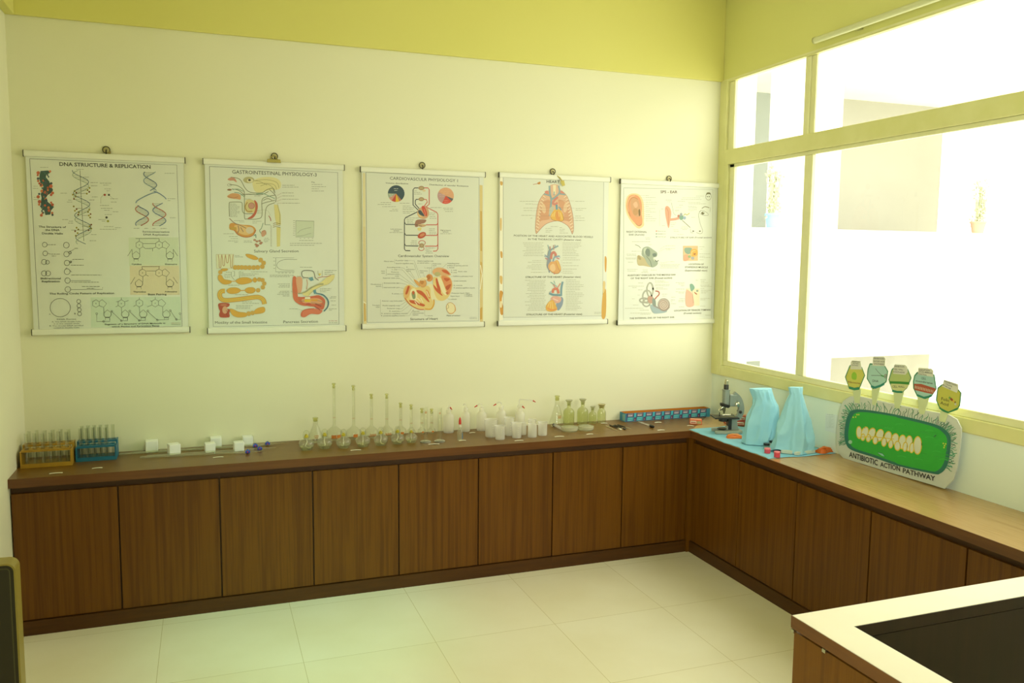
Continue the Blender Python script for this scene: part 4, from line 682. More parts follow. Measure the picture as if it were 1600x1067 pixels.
for p in ([(560,75),(620,35)],[(545,105),(620,70)],[(560,235),(590,245),(680,225)],[(270,98),(340,100)],[(1035,43),(1010,60)]): a.L('#b0ac84', p, 2)
a.build(t)

# wall hooks over the charts
for i, (x, z) in enumerate([(-3.572, 2.281), (-2.765, 2.290), (-1.962, 2.280), (-1.164, 2.280), (-.370, 2.271)]):
    nm = ['the DNA chart', 'the gastrointestinal chart', 'the cardiovascular chart', 'the HEART chart', 'the ear chart'][i]
    t = thing('wall_hook', f'small brass wall hook above {nm}', 'hook', (x, 0, z), 0, 'hooks holding the charts')
    MB().lathe([(.004, 0), (.017, -.002), (.018, -.006), (.0, -.008)], 18, ax='y').build('back_plate', mat('pale_brass', '#b8b07c', .35, .4), t, smooth=True)
    MB().tube([(.0165*math.cos(k*PI/10), -.0065, .0165*math.sin(k*PI/10)) for k in range(21)], .0022, 6).build('rim', mat('dark_metal', '#3c3a28', .4, .8), t, smooth=True)
    MB().tube([(0, -.006, 0), (0, -.018, -.002), (0, -.024, -.008), (0, -.022, -.018), (0, -.016, -.022)], .003, 8).build('hook_arm', mat('dark_metal', '#3c3a28', .4, .8), t, smooth=True)
    if i == 0: MB().prism([(.005, -.012), (.022, -.006), (.018, -.03), (.002, -.028)], -.016, -.012, 'xz').build('hook_tab', brass, t, bevel=.001)
t = thing('bulldog_clip', 'brass bulldog clip gripping the top rail of the gastrointestinal chart', 'clip', (-2.77, -.030, 2.254))
MB().prism([(-.036, 0), (.036, 0), (.033, .018), (-.033, .018)], -.004, .002, 'xz').build('clip_jaw', mat('brass_clip', '#a89c54', .35, .5), t, bevel=.0015)
MB().tube([(-.018, .002, .015), (-.014, .006, .03), (0, .008, .038), (.014, .006, .03), (.018, .002, .015)], .003, 8).build('clip_handle', mat('brass_clip'), t, smooth=True)

# ------------------------------------------------------------------ things on the worktop
CT = lambda px, py, z=H: on(px, py, 'z', z)
white_paper = mat('slip_paper', '#f1efdb', .7)
orange_ink = mat('orange_ink', '#c67624', .5); black_pl = mat('black_plastic', '#1b1a14', .35); red_pl = mat('red_plastic', '#c9321c', .4)
blue_pl = mat('blue_plastic', '#1d3fa0', .35)

def rack(name, label, x0, x1, yf, yb, h, m, n):
    t = thing('test_tube_rack', label, 'test tube rack', ((x0+x1)/2, (yf+yb)/2, H)); w = (x1-x0)/2; d = (yb-yf)/2; th = .007
    MB().box(-w, -d, 0, w, d, .009).build('base_board', m, t, bevel=.001)
    for sx in (-1, 1): MB().prism([(-d, .009), (d, .009), (d, h+.014), (.004, h+.014), (.004, h-.004), (-d, h-.004)], sx*w, sx*(w-th), 'yz').build('end_panel', m, t, bevel=.001)
    def shelf(y0, y1, z, nm):
        b = MB(); st = (2*w-2*th)/n; r = .0105; yc = (y0+y1)/2
        for k in range(n):     # a plate with round holes
            xc = -w+th+st*(k+.5); ring = [(xc+r*math.cos(2*PI*j/16), yc+r*math.sin(2*PI*j/16)) for j in range(16)]
            out = [];
            for j in range(16):
                c, s_ = math.cos(2*PI*j/16), math.sin(2*PI*j/16); q = max(abs(c)/(st/2), abs(s_)/((y1-y0)/2)); out.append((xc+c/q, yc+s_/q))
            for zz, sg in ((z, 1), (z+.005, -1)):
                b.add([(*p, zz) for p in ring+out], [[j, (j+1) % 16, 16+(j+1) % 16, 16+j] for j in range(16)])
            b.add([(*p, z) for p in ring]+[(*p, z+.005) for p in ring], [[j, (j+1) % 16, 16+(j+1) % 16, 16+j] for j in range(16)])
        b.box(-w+th, y0-.001, z-.004, w-th, y0, z+.0055)
        b.build(nm, m, t)
    shelf(-d+.004, 0, h-.004, 'front_shelf'); shelf(.004, d-.002, h+.008, 'back_shelf')
    MB().box(-w+th, -d, .009, w-th, -d+.004, .02).build('front_lip', m, t)
    return t, w, d, th
tube_proto = None
def tubes(t, w, d, th, n, which, lab, grp, skip=()):
    global tube_proto
    for row, yc, z0 in (('front', (-d+.004)/2, .0095), ('back', (.004+d-.002)/2, .0095)):
        for k in range(n):
            if (row, k) in skip: continue
            x = t.location.x-w+th+(2*w-2*th)/n*(k+.5); hh = random.uniform(.148, .153)
            if tube_proto is None:
                r = .0082; pr = [(.0005, 0), (r*.6, .0015), (r, r)]+[(r, .145), (r*1.22, .149), (r*1.1, .15), (r*.84, .149), (r*.84, r)]
                tube_proto = MB().lathe(pr, 14, closed=False).build('test_tube', clear_glass, smooth=50); o = tube_proto
            else: o = tube_proto.copy(); COL.objects.link(o)
            o.location = (x, t.location.y+yc, H+z0); o.scale = (1, 1, hh/.15)
            tag(o, f'clear glass test tube standing in the {row} row of {lab}', 'test tube', f'{row} row test tubes in {grp}')
yellow_wood = noise_mat('yellow_rack', [(.3, '#a37c16'), (.7, '#b38c22')], 30, 3, .45)
teal_pl = mat('teal_plastic', '#176a88', .4)
R1 = rack('y', 'yellow wooden test tube rack in the left corner of the worktop', -3.972, -3.752, -.237, -.10, .084, yellow_wood, 6); tubes(*R1, 6, 0, 'the yellow rack', 'the yellow rack')
R2 = rack('b', 'teal blue plastic test tube rack beside the yellow one', -3.745, -3.563, -.176, -.05, .074, teal_pl, 6); tubes(*R2, 6, 0, 'the blue rack', 'the blue rack', skip=(('front', 5),))

def slip(px, py, l, ang, what, col=None):
    p = CT(px, py)
    b = MB(); n = 6
    for i in range(n+1):
        x = -l/2+l*i/n; z = .0006+.0016*math.sin(PI*i/n)
        b.v += [Vector((x, -.007, z)), Vector((x, .007, z)), Vector((x, -.007, z+.0005)), Vector((x, .007, z+.0005))]
    for i in range(n): k = 4*i; b.f += [(k, k+1, k+5, k+4), (k+2, k+6, k+7, k+3), (k, k+4, k+6, k+2), (k+1, k+3, k+7, k+5)]; b.mi += [0]*4
    tag(b.build('paper_slip', white_paper, None, (p.x, p.y, H), (0, 0, ang)), 'small white paper slip lying '+what, 'paper slip', 'paper slips naming the apparatus')
for a_ in ((87.5, 739.5, .055, .05, 'in front of the yellow test tube rack'), (152, 731.5, .045, .05, 'in front of the blue test tube rack'), (341, 714.5, .05, .05, 'in front of the white foam blocks'),
          (556, 703.5, .055, -.05, 'in front of the round spirit lamps'), (678, 694, .06, -.1, 'in front of the two measuring cylinders'), (722.5, 688.5, .04, -.1, 'in front of the small red-capped bottle'),
          (738, 676.3, .035, -.05, 'behind the red-capped bottle near the wash bottles'), (811, 688.5, .05, -.1, 'in front of the plastic beakers'), (874, 682.2, .055, -.1, 'in front of the lying specimen tube'),
          (921.5, 678.5, .04, -.1, 'in front of the right petri dish'), (944, 661.5, .04, -.2, 'beside the jar with the yellowish stopper'), (1028, 660.2, .045, -.1, 'between the blue carton and the black-bulbed dropper'), (1033, 672.2, .045, -.1, 'right of the black-bulbed dropper'), (1079, 665.3, .04, -.5, 'in front of the single orange box')): slip(*a_)

foam = mat('white_foam', '#f3f7ee', .8, Subsurface_Weight=.35, Subsurface_Radius=(.01, .01, .01))
for i, (x, y, s_, rz, w_) in enumerate([(-3.408, -.040, .060, .05, 'at the wall, leftmost of the six'), (-3.299, -.133, .055, .25, 'in the front row, leftmost of the front three'), (-3.126, -.144, .050, .1, 'in the front row, middle one of three'),
                                       (-3.095, -.034, .056, .02, 'against the wall, middle one of the back three'), (-2.985, -.159, .050, .1, 'in the front row, rightmost of the front three'), (-2.935, -.040, .052, .05, 'at the wall, rightmost of the back three')]):
    b = MB().box(-s_/2, -s_/2, 0, s_/2, s_/2, s_*.98)
    tag(b.build('foam_block', foam, None, (x, y, H), (0, 0, rz), bevel=.004, seg=3), 'small white foam block '+w_, 'foam block', 'foam blocks among the burettes')

def burette(p0, p1, lab):
    p0, p1 = Vector(p0), Vector(p1); d = p1-p0; Ln = d.length; t = thing('burette', lab, 'burette', p0, 0, 'burettes lying on the worktop'); t.rotation_euler = d.to_track_quat('X', 'Z').to_euler()
    MB().lathe([(.0055, 0), (.0065, .004), (.0055, .008), (.0055, Ln*.84), (.003, Ln*.86), (.003, Ln*.90)], 12, ax='x', closed=False).build('glass_tube', thick_glass, t, smooth=50)
    MB().lathe([(.0025, Ln*.90), (.0022, Ln*.96), (.001, Ln)], 10, ax='x', closed=False).build('tip', thick_glass, t, smooth=50)
    st = MB().lathe([(.006, -.016), (.009, -.012), (.009, .012), (.006, .016)], 14, (Ln*.87, 0, .003), 'y').build('stopcock', blue_pl, t, smooth=40)
    MB().prism([(Ln*.87-.012, -.002), (Ln*.87+.012, -.002), (Ln*.87+.012, .012), (Ln*.87-.012, .012)], -.026, -.017, 'xz').build('stopcock_key', mat('blue_key', '#2a4fc0', .35), t, bevel=.003)
    MB().lathe([(.0035, -.028), (.0035, -.026)], 10, (Ln*.87, 0, .005), 'y').build('red_washer', red_pl, t)
    for k in range(1): pass
burette((-3.455, -.192, .757), (-2.866, -.235, .757), 'glass burette with blue stopcock, foremost of the lying burettes')
burette((-3.425, -.172, .757), (-2.80, -.175, .757), 'glass burette with blue stopcock just behind the foremost one')
burette((-3.56, -.085, .757), (-2.80, -.100, .757), 'glass burette with blue stopcock in front of the wall-side foam blocks')
burette((-3.50, -.069, .757), (-2.735, -.0695, .757), 'glass burette with blue stopcock, nearest the wall of the four')

# spirit lamps
def spirit_lamp(lab):
    t = thing('spirit_lamp', lab, 'spirit lamp', (0, 0, H), 0, 'round glass spirit lamps in a row')
    MB().lathe([(.001, .004), (.026, .0), (.028, .006), (.034, .014), (.040, .028), (.037, .042), (.026, .052), (.014, .056), (.012, .064), (.015, .066)], 24, closed=False).build('glass_body', thick_glass, t, smooth=60)
    MB().lathe([(.001, .005), (.03, .0075), (.036, .019), (.001, .0195)], 20).build('spirit', glass('spirit_liquid', '#f2f4e0', .8, .02, .06, '#eef0d4'), t, smooth=60)
    MB().lathe([(.0075, .062), (.0105, .064), (.0105, .074), (.006, .077), (.006, .082)], 16).build('wick_holder', mat('lamp_brass', '#d0c034', .35, .4), t, smooth=40)
    MB().tube([(0, 0, .084), (0, 0, .06), (.004, 0, .04), (-.006, .002, .018), (.012, -.004, .009), (.022, .004, .0085)], .0026, 8).build('wick', mat('wick_cotton', '#efe9d0', .9), t, smooth=True)
    MB().lathe([(.0165, .058), (.0165, .082), (.014, .094), (.007, .101), (.0005, .103)], 20, closed=False).build('glass_cap', clear_glass, t, smooth=60)
    return t
LP = [(-2.648, -.244, 1.02, 'leftmost of the seven spirit lamps'), (-2.552, -.236, 1.02, 'second from the left in the row'), (-2.456, -.258, 1.0, 'third from the left in the row'), (-2.352, -.252, 1.0, 'middle of the seven'),
      (-2.255, -.251, .97, 'third from the right in the row'), (-2.162, -.247, .95, 'second from the right, in front of a labelled flask'), (-2.083, -.238, .84, 'small one beside the measuring cylinders')]
l0 = spirit_lamp('squat round glass spirit lamp, '+LP[0][3]); l0.location = (*LP[0][:2], H); l0.scale = (LP[0][2],)*3
for x, y, s_, w_ in LP[1:]: dup(l0, (x, y, H), random.uniform(0, 6), 'squat round glass spirit lamp, '+w_, scale=s_)

def label_patch(t, r, z0, z1, a0, a1, m, name='printed_label', r2=None):
    b = MB(); n = 8
    for i in range(n+1):
        a = a0+(a1-a0)*i/n; b.v += [Vector((r*math.cos(a), r*math.sin(a), z0)), Vector(((r2 or r)*math.cos(a), (r2 or r)*math.sin(a), z1))]
    for i in range(n): b.f.append((2*i, 2*i+1, 2*i+3, 2*i+2)); b.mi.append(0)
    return b.build(name, m, t)
def text_part(t, s_, loc, w, h, m, rz, name='printed_mark'):
    cu = bpy.data.curves.new('t', 'FONT'); cu.body = s_; cu.resolution_u = 2; cu.offset = .02; ob = bpy.data.objects.new('t', cu); COL.objects.link(ob); bpy.context.view_layer.update()
    ev = ob.evaluated_get(bpy.context.evaluated_depsgraph_get()); me = ev.to_mesh(); vs = [v.co.copy() for v in me.vertices]; fs = [list(p.vertices) for p in me.polygons]; ev.to_mesh_clear(); bpy.data.objects.remove(ob)
    x0, x1 = min(v.x for v in vs), max(v.x for v in vs); b = MB(); c, sn = math.cos(rz), math.sin(rz)
    b.add([(loc[0]+c*((v.x-x0)/(x1-x0)-.5)*w, loc[1]+sn*((v.x-x0)/(x1-x0)-.5)*w, loc[2]+v.y*h/.7) for v in vs], fs); return b.build(name, m, t)
def vol_flask(x, y, r, h, lab, two=0, txt=None):
    t = thing('volumetric_flask', lab, 'flask', (x, y, H), 0, 'tall-necked flasks along the wall'); nr = .0085
    hb = 1.55*r
    MB().lathe([(.001, .003), (r*.55, 0), (r*.8, .004), (r*.97, r*.45), (r, r*.72), (r*.86, r*1.1), (r*.5, r*1.42), (nr*1.2, hb*1.08), (nr, hb*1.2), (nr, h-.022), (nr*1.25, h-.02), (nr*1.25, h-.017)], 24, closed=False).build('flask_glass', clear_glass, t, smooth=60)
    MB().lathe([(nr*.85, h-.028), (nr*.95, h-.017), (nr*.6, h-.013), (nr*1.3, h-.006), (nr*1.1, h), (.0005, h)], 14).build('stopper', glass('stopper_glass', '#f0f0c8', 1.4, .05, .25, '#e8e8b0'), t, smooth=50)
    MB().lathe([(nr*1.02, hb*1.7), (nr*1.02, hb*1.7+.001)], 14, closed=False).build('volume_line', orange_ink, t)
    for k in range(2 if two else 1):
        a = -1.75+.62*k if two else -1.5; rr = r*1.005
        if txt and not two: text_part(t, txt, (0, -rr-.001, r*.42), r*.9, r*.3, orange_ink, 0)
        else: label_patch(t, rr, r*.4, r*.78, a-.28, a+.28, orange_ink)
    return t
vol_flask(-2.476, -.058, .048, .320, 'tallest clear volumetric flask, with two orange labels, behind the spirit lamps', two=1)
vol_flask(-2.368, -.055, .044, .303, 'second tallest clear volumetric flask, behind the middle spirit lamps')
vol_flask(-2.268, -.055, .0405, .250, 'clear volumetric flask marked 250 in orange at the wall', txt='250')
vol_flask(-2.180, -.050, .038, .246, 'clear volumetric flask marked 220 in orange at the wall', txt='220')
vol_flask(-2.100, -.048, .034, .190, 'medium clear volumetric flask behind the smallest spirit lamps')
vol_flask(-2.038, -.045, .025, .176, 'small clear volumetric flask left of the first measuring cylinder')
vol_flask(-1.974, -.040, .024, .150, 'small clear volumetric flask behind the first measuring cylinder')
vol_flask(-1.916, -.040, .023, .144, 'small clear volumetric flask behind the second measuring cylinder')

def conical(x, y, r, h, lab, z_txt, cat='flask'):
    t = thing('conical_flask', lab, cat, (x, y, H))
    MB().lathe([(.001, .003), (r*.9, 0), (r, .006), (r*.97, h*.12), (r*.38, h*.62), (r*.3, h*.7), (r*.3, h*.9), (r*.38, h*.92)], 26, closed=False).build('flask_glass', clear_glass, t, smooth=60)
    MB().lathe([(r*.24, h*.84), (r*.28, h*.92), (r*.2, h*.93), (r*.36, h*.97), (r*.3, h), (.0005, h)], 14).build('stopper', MATS['stopper_glass'], t, smooth=50)
    rr = r*.86; text_part(t, '100', (0, -rr, z_txt), r*.5, .007, orange_ink, 0); label_patch(t, rr*1.06, z_txt-.008, z_txt-.004, -1.8, -1.35, orange_ink)
conical(-2.578, -.060, .046, .134, 'wide clear conical flask, first at the wall behind the spirit lamps', .035)

def cylinder(x, y, h, lab):
    t = thing('measuring_cylinder', lab, 'measuring cylinder', (x, y, H))
    MB().lathe([(.0302, 0), (.0302, .005), (.024, .009), (.013, .011), (.0, .0115)], 24).build('foot', glass('foot_glass', '#dfe2cc', 3, .05, .4, '#e6e6cc'), t, smooth=40)
    MB().lathe([(.0115, .011), (.0115, h-.004), (.0135, h), (.0125, h)], 18, closed=False).build('glass_tube', clear_glass, t, smooth=60)
    b = MB()
    for k in range(18): z = .03+(h-.07)*k/17; w_ = .10 if k % 3 else .35; b.add([(.0118*math.cos(a), .0118*math.sin(a), zz) for a in (-1.3, -1.3+w_/2, -1.3+w_) for zz in (z, z+.0012)], [(0, 1, 3, 2), (2, 3, 5, 4)])
    b.build('graduation_marks', mat('grad_ink', '#7a6a30', .6), t); text_part(t, '50' if x < -2 else '0', (-.002, -.0122, h-.034), .012 if x < -2 else .008, .012, orange_ink, 0, 'capacity_mark')
cylinder(-2.008, -.262, .197, 'glass measuring cylinder on a round foot, left one of the two'); cylinder(-1.930, -.270, .190, 'glass measuring cylinder on a round foot, right one of the two')

t = thing('dropping_bottle', 'small clear bottle with a red pointed cap before the wash bottles', 'bottle', (-1.81, -.258, H))
MB().lathe([(.001, .002), (.0155, 0), (.016, .003), (.016, .042), (.013, .052), (.008, .058), (.008, .075)], 20, closed=False).build('bottle_body', thick_glass, t, smooth=60)
MB().lathe([(.009, .072), (.009, .084), (.0065, .086), (.0065, .09)], 16).build('collar', milky, t, smooth=40)
MB().lathe([(.0072, .088), (.0072, .108), (.0045, .122), (.0005, .13)], 16).build('red_cap', red_pl, t, smooth=40)
label_patch(t, .0163, .008, .04, -1.1, -.2, mat('tiny_print', '#5c7a8c', .6), 'printed_scale')

def wash(x, y, h, r, ang, lab, reach=.03, tip=True, up=.0):
    t = thing('wash_bottle', lab, 'wash bottle', (x, y, H), 0, 'milky plastic wash bottles at the wall')
    hb = h*.72
    MB().lathe([(r*.9, 0), (r, .005), (r, hb*.8), (r*.93, hb*.9), (r*.6, hb), (r*.42, hb*1.03), (r*.42, hb*1.08)], 22).build('bottle_body', milky, t, smooth=50)
    MB().lathe([(r*.5, hb*1.06), (r*.5, hb*1.2), (r*.2, hb*1.26), (r*.18, hb*1.3)], 18).build('screw_cap', milky, t, smooth=40)
    c, s_ = math.cos(ang), math.sin(ang); z = hb*1.28; pts = [(0, 0, z), (0, 0, z+.010+up), (c*.006, s_*.006, z+.016+up), (c*.014, s_*.014, z+.016+up), (c*reach, s_*reach, z+.006+up)]
    n_ = MB().tube(pts, .0028, 8).build('nozzle', milky, t, smooth=True)
    if tip: MB().tube([(c*reach, s_*reach, z+.006+up), (c*(reach+.017), s_*(reach+.017), z-.004+up)], [.0046, .0022], 10).build('red_tip', red_pl, n_, smooth=True)
wash(-1.817, -.050, .155, .031, -1.2, 'white milky wash bottle, leftmost, red tip pointing forward', .016)
wash(-1.713, -.048, .158, .026, 2.0, 'white milky wash bottle without a visible red tip, second from left', .02, tip=False)
wash(-1.615, -.050, .155, .0295, 2.9, 'white milky wash bottle behind the tallest beaker, red tip to its left', .026)
wash(-1.497, -.062, .160, .029, 2.9, 'white milky wash bottle between two others, red tip pointing left', .03)
wash(-1.385, -.085, .145, .028, -1.1, 'white milky wash bottle with its red tip hanging down in front', .018)
wash(-1.372, -.030, .150, .024, -.15, 'thin milky wash bottle at the wall, long nozzle reaching right', .085, up=.016)

def beaker(x, y, r, h, lab, rz=0):
    t = thing('beaker', lab, 'beaker', (x, y, H), rz, 'frosted plastic beakers in a group'); n = 26; b = MB()
    pr = [(.001, .002), (r*.88, .0), (r*.92, .003), (r*.97, h*.97), (r*1.05, h), (r*1.0, h), (r*.93, h*.96), (r*.88, .006), (.001, .006)]
    b.lathe(pr, n, closed=False)
    for k in (3, 4):                                  # pouring lip
        for i in range(n):
            a = 2*PI*i/n; d = math.exp(-((a-PI) / .22)**2); v = b.v[i*len(pr)+k]; b.v[i*len(pr)+k] = Vector((v.x*(1+.16*d), v.y*(1+.16*d), v.z+.002*d))
    b.build('beaker_wall', frosted, t, smooth=50)
    g_ = MB()
    for k in range(5): g_.add([(r*.975*math.cos(a), r*.975*math.sin(a), h*(.25+.14*k)+dz) for a in (-1.7, -1.5) for dz in (0, .0012)], [(0, 1, 3, 2)])
    g_.build('scale_marks', mat('frost_mark', '#d6d5bd', .6), t)
beaker(-1.616, -.231, .036, .100, 'large frosted plastic beaker, leftmost of the group'); beaker(-1.591, -.312, .029, .077, 'frosted beaker standing before the large leftmost one')
beaker(-1.505, -.228, .028, .104, 'tall frosted beaker at the back, third from left'); beaker(-1.487, -.302, .028, .087, 'frosted beaker in the middle of the front row')
beaker(-1.425, -.236, .022, .071, 'small frosted beaker at the back, in the middle'); beaker(-1.396, -.312, .027, .076, 'short frosted beaker right of the middle, front row', 1)
beaker(-1.322, -.285, .028, .077, 'frosted beaker at the right front end of the group', 2); beaker(-1.362, -.222, .022, .083, 'narrow frosted beaker at the back right of the group')

conical(-1.135, -.058, .047, .186, 'clear conical flask with orange print, left of the reagent bottles', .062)
def reagent(x, y, r, h, lab, wide=0):
    t = thing('reagent_bottle', lab, 'bottle', (x, y, H)); nr = r*(.62 if wide else .34); hs = h*(.66 if wide else .60)
    gl = glass('bottle_glass', '#f3f5dc', 1.6, .04, .06, '#eef0c8')
    MB().lathe([(.001, .004), (r*.96, 0), (r, .004), (r, hs*.82), (r*.93, hs*.93), (r*.7, hs*1.05), (nr, hs*1.14), (nr, h*.84), (nr*1.3, h*.86), (nr*1.3, h*.88)], 26, closed=False).build('bottle_glass', gl, t, smooth=60)
    MB().lathe([(nr*.8, h*.78), (nr*.9, h*.87), (nr*.95, h*.89), (nr*1.9 if not wide else nr*1.45, h*.985), (nr*1.9 if not wide else nr*1.45, h), (.0005, h)], 20).build('glass_stopper', glass('ground_glass', '#dedfc0', 1.5, .15, .5, '#dcdcbc') if not wide else mat('cork', '#b9ac6c', .4, coat=.5), t, smooth=35)
reagent(-1.049, -.042, .0345, .152, 'stoppered clear reagent bottle, left one of the tall pair'); reagent(-.957, -.045, .0345, .154, 'stoppered clear reagent bottle, right one of the tall pair')
reagent(-.892, -.050, .025, .105, 'small clear reagent bottle between the tall pair and the jar', 0); reagent(-.827, -.045, .027, .115, 'squat clear jar closed with a yellowish stopper', 1)

def petri(x, y, r, lab):
    t = thing('petri_dish', lab, 'petri dish', (x, y, H))
    MB().lathe([(.001, .002), (r*.93, 0), (r*.95, .002), (r*.95, .018)], 30, closed=False).build('dish', thick_glass, t, smooth=50)
    MB().lathe([(r, .008), (r, .023), (r*.97, .0245), (.001, .0245)], 30, closed=False).build('lid', glass('petri_lid', '#eceeda', 1.5, .2, .6, '#f0efd4'), t, smooth=40)
petri(-1.122, -.221, .050, 'round petri dish with pale lid, left one of the pair'); petri(-1.018, -.225, .047, 'round petri dish with pale lid, right one of the pair')
p0 = CT(865, 665.5); p1 = CT(880, 673); t = thing('specimen_tube', 'short glass specimen tube with a dark cap lying left of the petri dishes', 'specimen tube', (p0.x, p0.y, H+.0085)); d = p1-p0; t.rotation_euler = d.to_track_quat('X', 'Z').to_euler(); Ln = d.length
MB().lathe([(.008, .012), (.008, Ln-.006), (.004, Ln), (.0005, Ln)], 14, ax='x', closed=False).build('glass_tube', frosted, t, smooth=50); MB().lathe([(.0085, 0), (.0085, .014)], 14, ax='x').build('dark_cap', black_pl, t)

# dissecting tools
def pxs(u, v): return 940+u*.14375, 580+v*.14375
for i, (a_, c_, w_, hc, lab) in enumerate([((48, 598), (182, 657), .0022, '#d8cf9c', 'thin pale dissecting needle, leftmost of the five tools'), ((85, 590), (225, 645), .0035, '#26221a', 'dark handled dissecting tool, second from left'), ((125, 592), (212, 628), .003, '#2c281c', 'short dark handled dissecting tool, middle one'),
                                           ((140, 590), (268, 640), .004, '#1f1c15', 'black handled dissecting tool, second from right'), ((172, 588), (318, 634), .004, '#2a261c', 'dark forceps-like tool with a white end, rightmost of the tools')]):
    p0, p1 = CT(*pxs(*a_), H), CT(*pxs(*c_), H); d = p1-p0; Ln = d.length; t = thing('dissecting_tool', lab, 'dissecting tool', (p0.x, p0.y, H+w_+.0003)); t.rotation_euler = (0, 0, math.atan2(d.y, d.x)); t['group'] = 'dissecting tools laid out in a fan'
    MB().lathe([(w_*.6, 0), (w_, .01), (w_*.8, Ln*.6), (w_*.5, Ln*.62)], 8, ax='x').build('handle', mat('tool'+hc, hc, .4), t, smooth=True)
    MB().lathe([(w_*.45, Ln*.6), (w_*.4, Ln*.9), (.0004, Ln)], 8, ax='x').build('tip', mat('tool_steel', '#cfcfc0', .25, .9), t, smooth=True)
    if i in (1, 3): MB().box(Ln*.78, -w_*1.7, -w_*.8, Ln*.92, w_*1.7, w_*.8).build('blade_guard', mat('cream_end', '#efe9c8', .5) if i == 1 else black_pl, t, bevel=.0005)
p0 = CT(997, 660.5); p1 = CT(1016, 667.2); d = p1-p0; Ln = d.length; t = thing('dropper', 'glass dropper with a black rubber bulb in front of the blue carton', 'dropper', (p0.x, p0.y, H+.009)); t.rotation_euler = (0, 0, math.atan2(d.y, d.x))
MB().lathe([(.0015, 0), (.003, .03), (.005, .04), (.005, Ln), ], 12, ax='x', closed=False).build('glass_tube', frosted, t, smooth=50)
MB().lathe([(.006, Ln-.004), (.0085, Ln), (.0085, Ln+.012), (.0075, Ln+.034), (.004, Ln+.042), (.0005, Ln+.044)], 14, ax='x').build('rubber_bulb', black_pl, t, smooth=50)

# blue carton with printed front
cx0, cx1, cy0, cy1, ch = -.681, -.062, -.083, -.010, .054
t = thing('carton', 'long open blue carton with orange inside standing at the wall', 'carton', ((cx0+cx1)/2, (cy0+cy1)/2, H)); w = (cx1-cx0)/2; d = (cy1-cy0)/2; th = .0015
cb = mat('carton_blue', '#2a86a8', .45); ci = mat('carton_inside', '#c47c1c', .7)
for y0, y1 in ((-d, -d+th), (d-th, d)):
    for yy0, yy1, m_ in (((y0, y0+th/2, cb), (y0+th/2, y1, ci)) if y0 < 0 else ((y0, y0+th/2, ci), (y0+th/2, y1, cb))): MB().box(-w, yy0, 0, w, yy1, ch).build('long_wall', m_, t)
for x0_ in (-w, w-th):
    for xx0, xx1, m_ in (((x0_, x0_+th/2, cb), (x0_+th/2, x0_+th, ci)) if x0_ < 0 else ((x0_, x0_+th/2, ci), (x0_+th/2, x0_+th, cb))): MB().box(xx0, -d+th, 0, xx1, d-th, ch).build('end_wall', m_, t)
MB().box(-w+th, -d+th, 0, w-th, d-th, th).build('carton_base', ci, t)
a = Art('y', t.location.y-d, t.location); X = lambda f, z: (f*2*w-w, z)
def rp(c, pts): a.k += 1; a.q.append((c, a.k, pts, [list(range(len(pts)))]))
def rq(c, x0, x1, z0, z1, sk=0): rp(c, [(x0, z0), (x1, z0), (x1+sk, z1), (x0+sk, z1)])
st = 2*w/9.35
rq('#1c7fa6', -w, w, 0, ch)
for k in range(10):
    x = -w+st*(k-.1)
    if x+st*.95 > w: continue
    rq('#232a5e', x+st*.18, x+st*1.0, .001, ch*.98, .003) if x+st*1.0 < w else None
    rq('#2ab4cc', x+st*.02, x+st*.26, ch*.5, ch*.98, .002) if x > -w else None
    rq('#38244e', x+st*.03, x+st*.24, .002, ch*.46, .002) if x > -w else None
    rq('#2f9fb8', x+st*.30, x+st*.94, .004, ch*.52, .003); rq('#7e7488', x+st*.36, x+st*.92, ch*.60, ch*.95, .002)
    rq('#4fc0bc', x+st*.38, x+st*.84, .018, .024, .001)
    for j in range(4): rq('#d9cfe0', x+st*(.42+.11*j), x+st*(.50+.11*j), ch*.64, ch*.76, .001)
    for j in range(4): rq('#a9d6d6', x+st*(.42+.09*j), x+st*(.48+.09*j), .007, .0105, .0005)
    rq('#c06a8c', x+st*.10, x+st*.16, .006, .016) if x > -w else None
a.build(t, 'printed_front'); [setattr(c_, 'location', (0, -d, 0)) for c_ in t.children if c_.name.startswith('printed_front')]
b = MB()
a = MB(); a.m = 0; a.box(-w-.0008, -d+.004, .004, -w-.0002, -d+.022, ch-.006); a.box(-w-.0008, -d+.028, .004, -w-.0002, -d+.036, ch-.01); a.build('printed_end', ink('#8cc8c0'), t)

def packet(x, y, rz, lx, ly, lz, lab, z=H, c='#dc6238', open_=False):
    t = thing('orange_packet', lab, 'box', (x, y, z), rz)
    MB().box(-lx/2, -ly/2, 0, lx/2, ly/2, lz).build('packet_body', noise_mat('packet'+c, [(.3, c), (.7, '#e07a4c' if c == '#dc6238' else '#c85a48')], 30, 3, .5), t, bevel=.003)
    a = Art('y', 0, (0, 0, 0)); a.s = 1
    a.q = [('#efe0c0', 1, [(-lx*.44, lz*.2), (lx*.05, lz*.2), (lx*.05, lz*.75), (-lx*.44, lz*.75)], [[0, 1, 2, 3]]), ('#c23a24', 2, [(-lx*.4, lz*.3), (0, lz*.3), (0, lz*.5), (-lx*.4, lz*.5)], [[0, 1, 2, 3]]), ('#a5a060', 3, [(lx*.1, lz*.15), (lx*.42, lz*.15), (lx*.42, lz*.7), (lx*.1, lz*.7)], [[0, 1, 2, 3]])]
    a.build(t, 'printed_side'); [setattr(c_, 'location', (0, -ly/2, 0)) for c_ in t.children if c_.name.startswith('printed_side')]
    MB().box(-lx*.4, -ly*.3, lz, lx*.4, ly*.3, lz+.0004).build('pale_top_print', mat('packet_top', '#ecb090', .5), t)
p = CT(1087, 662); packet(p.x, p.y, -.55, .075, .048, .030, 'single orange and white box on the bare worktop before the microscope')
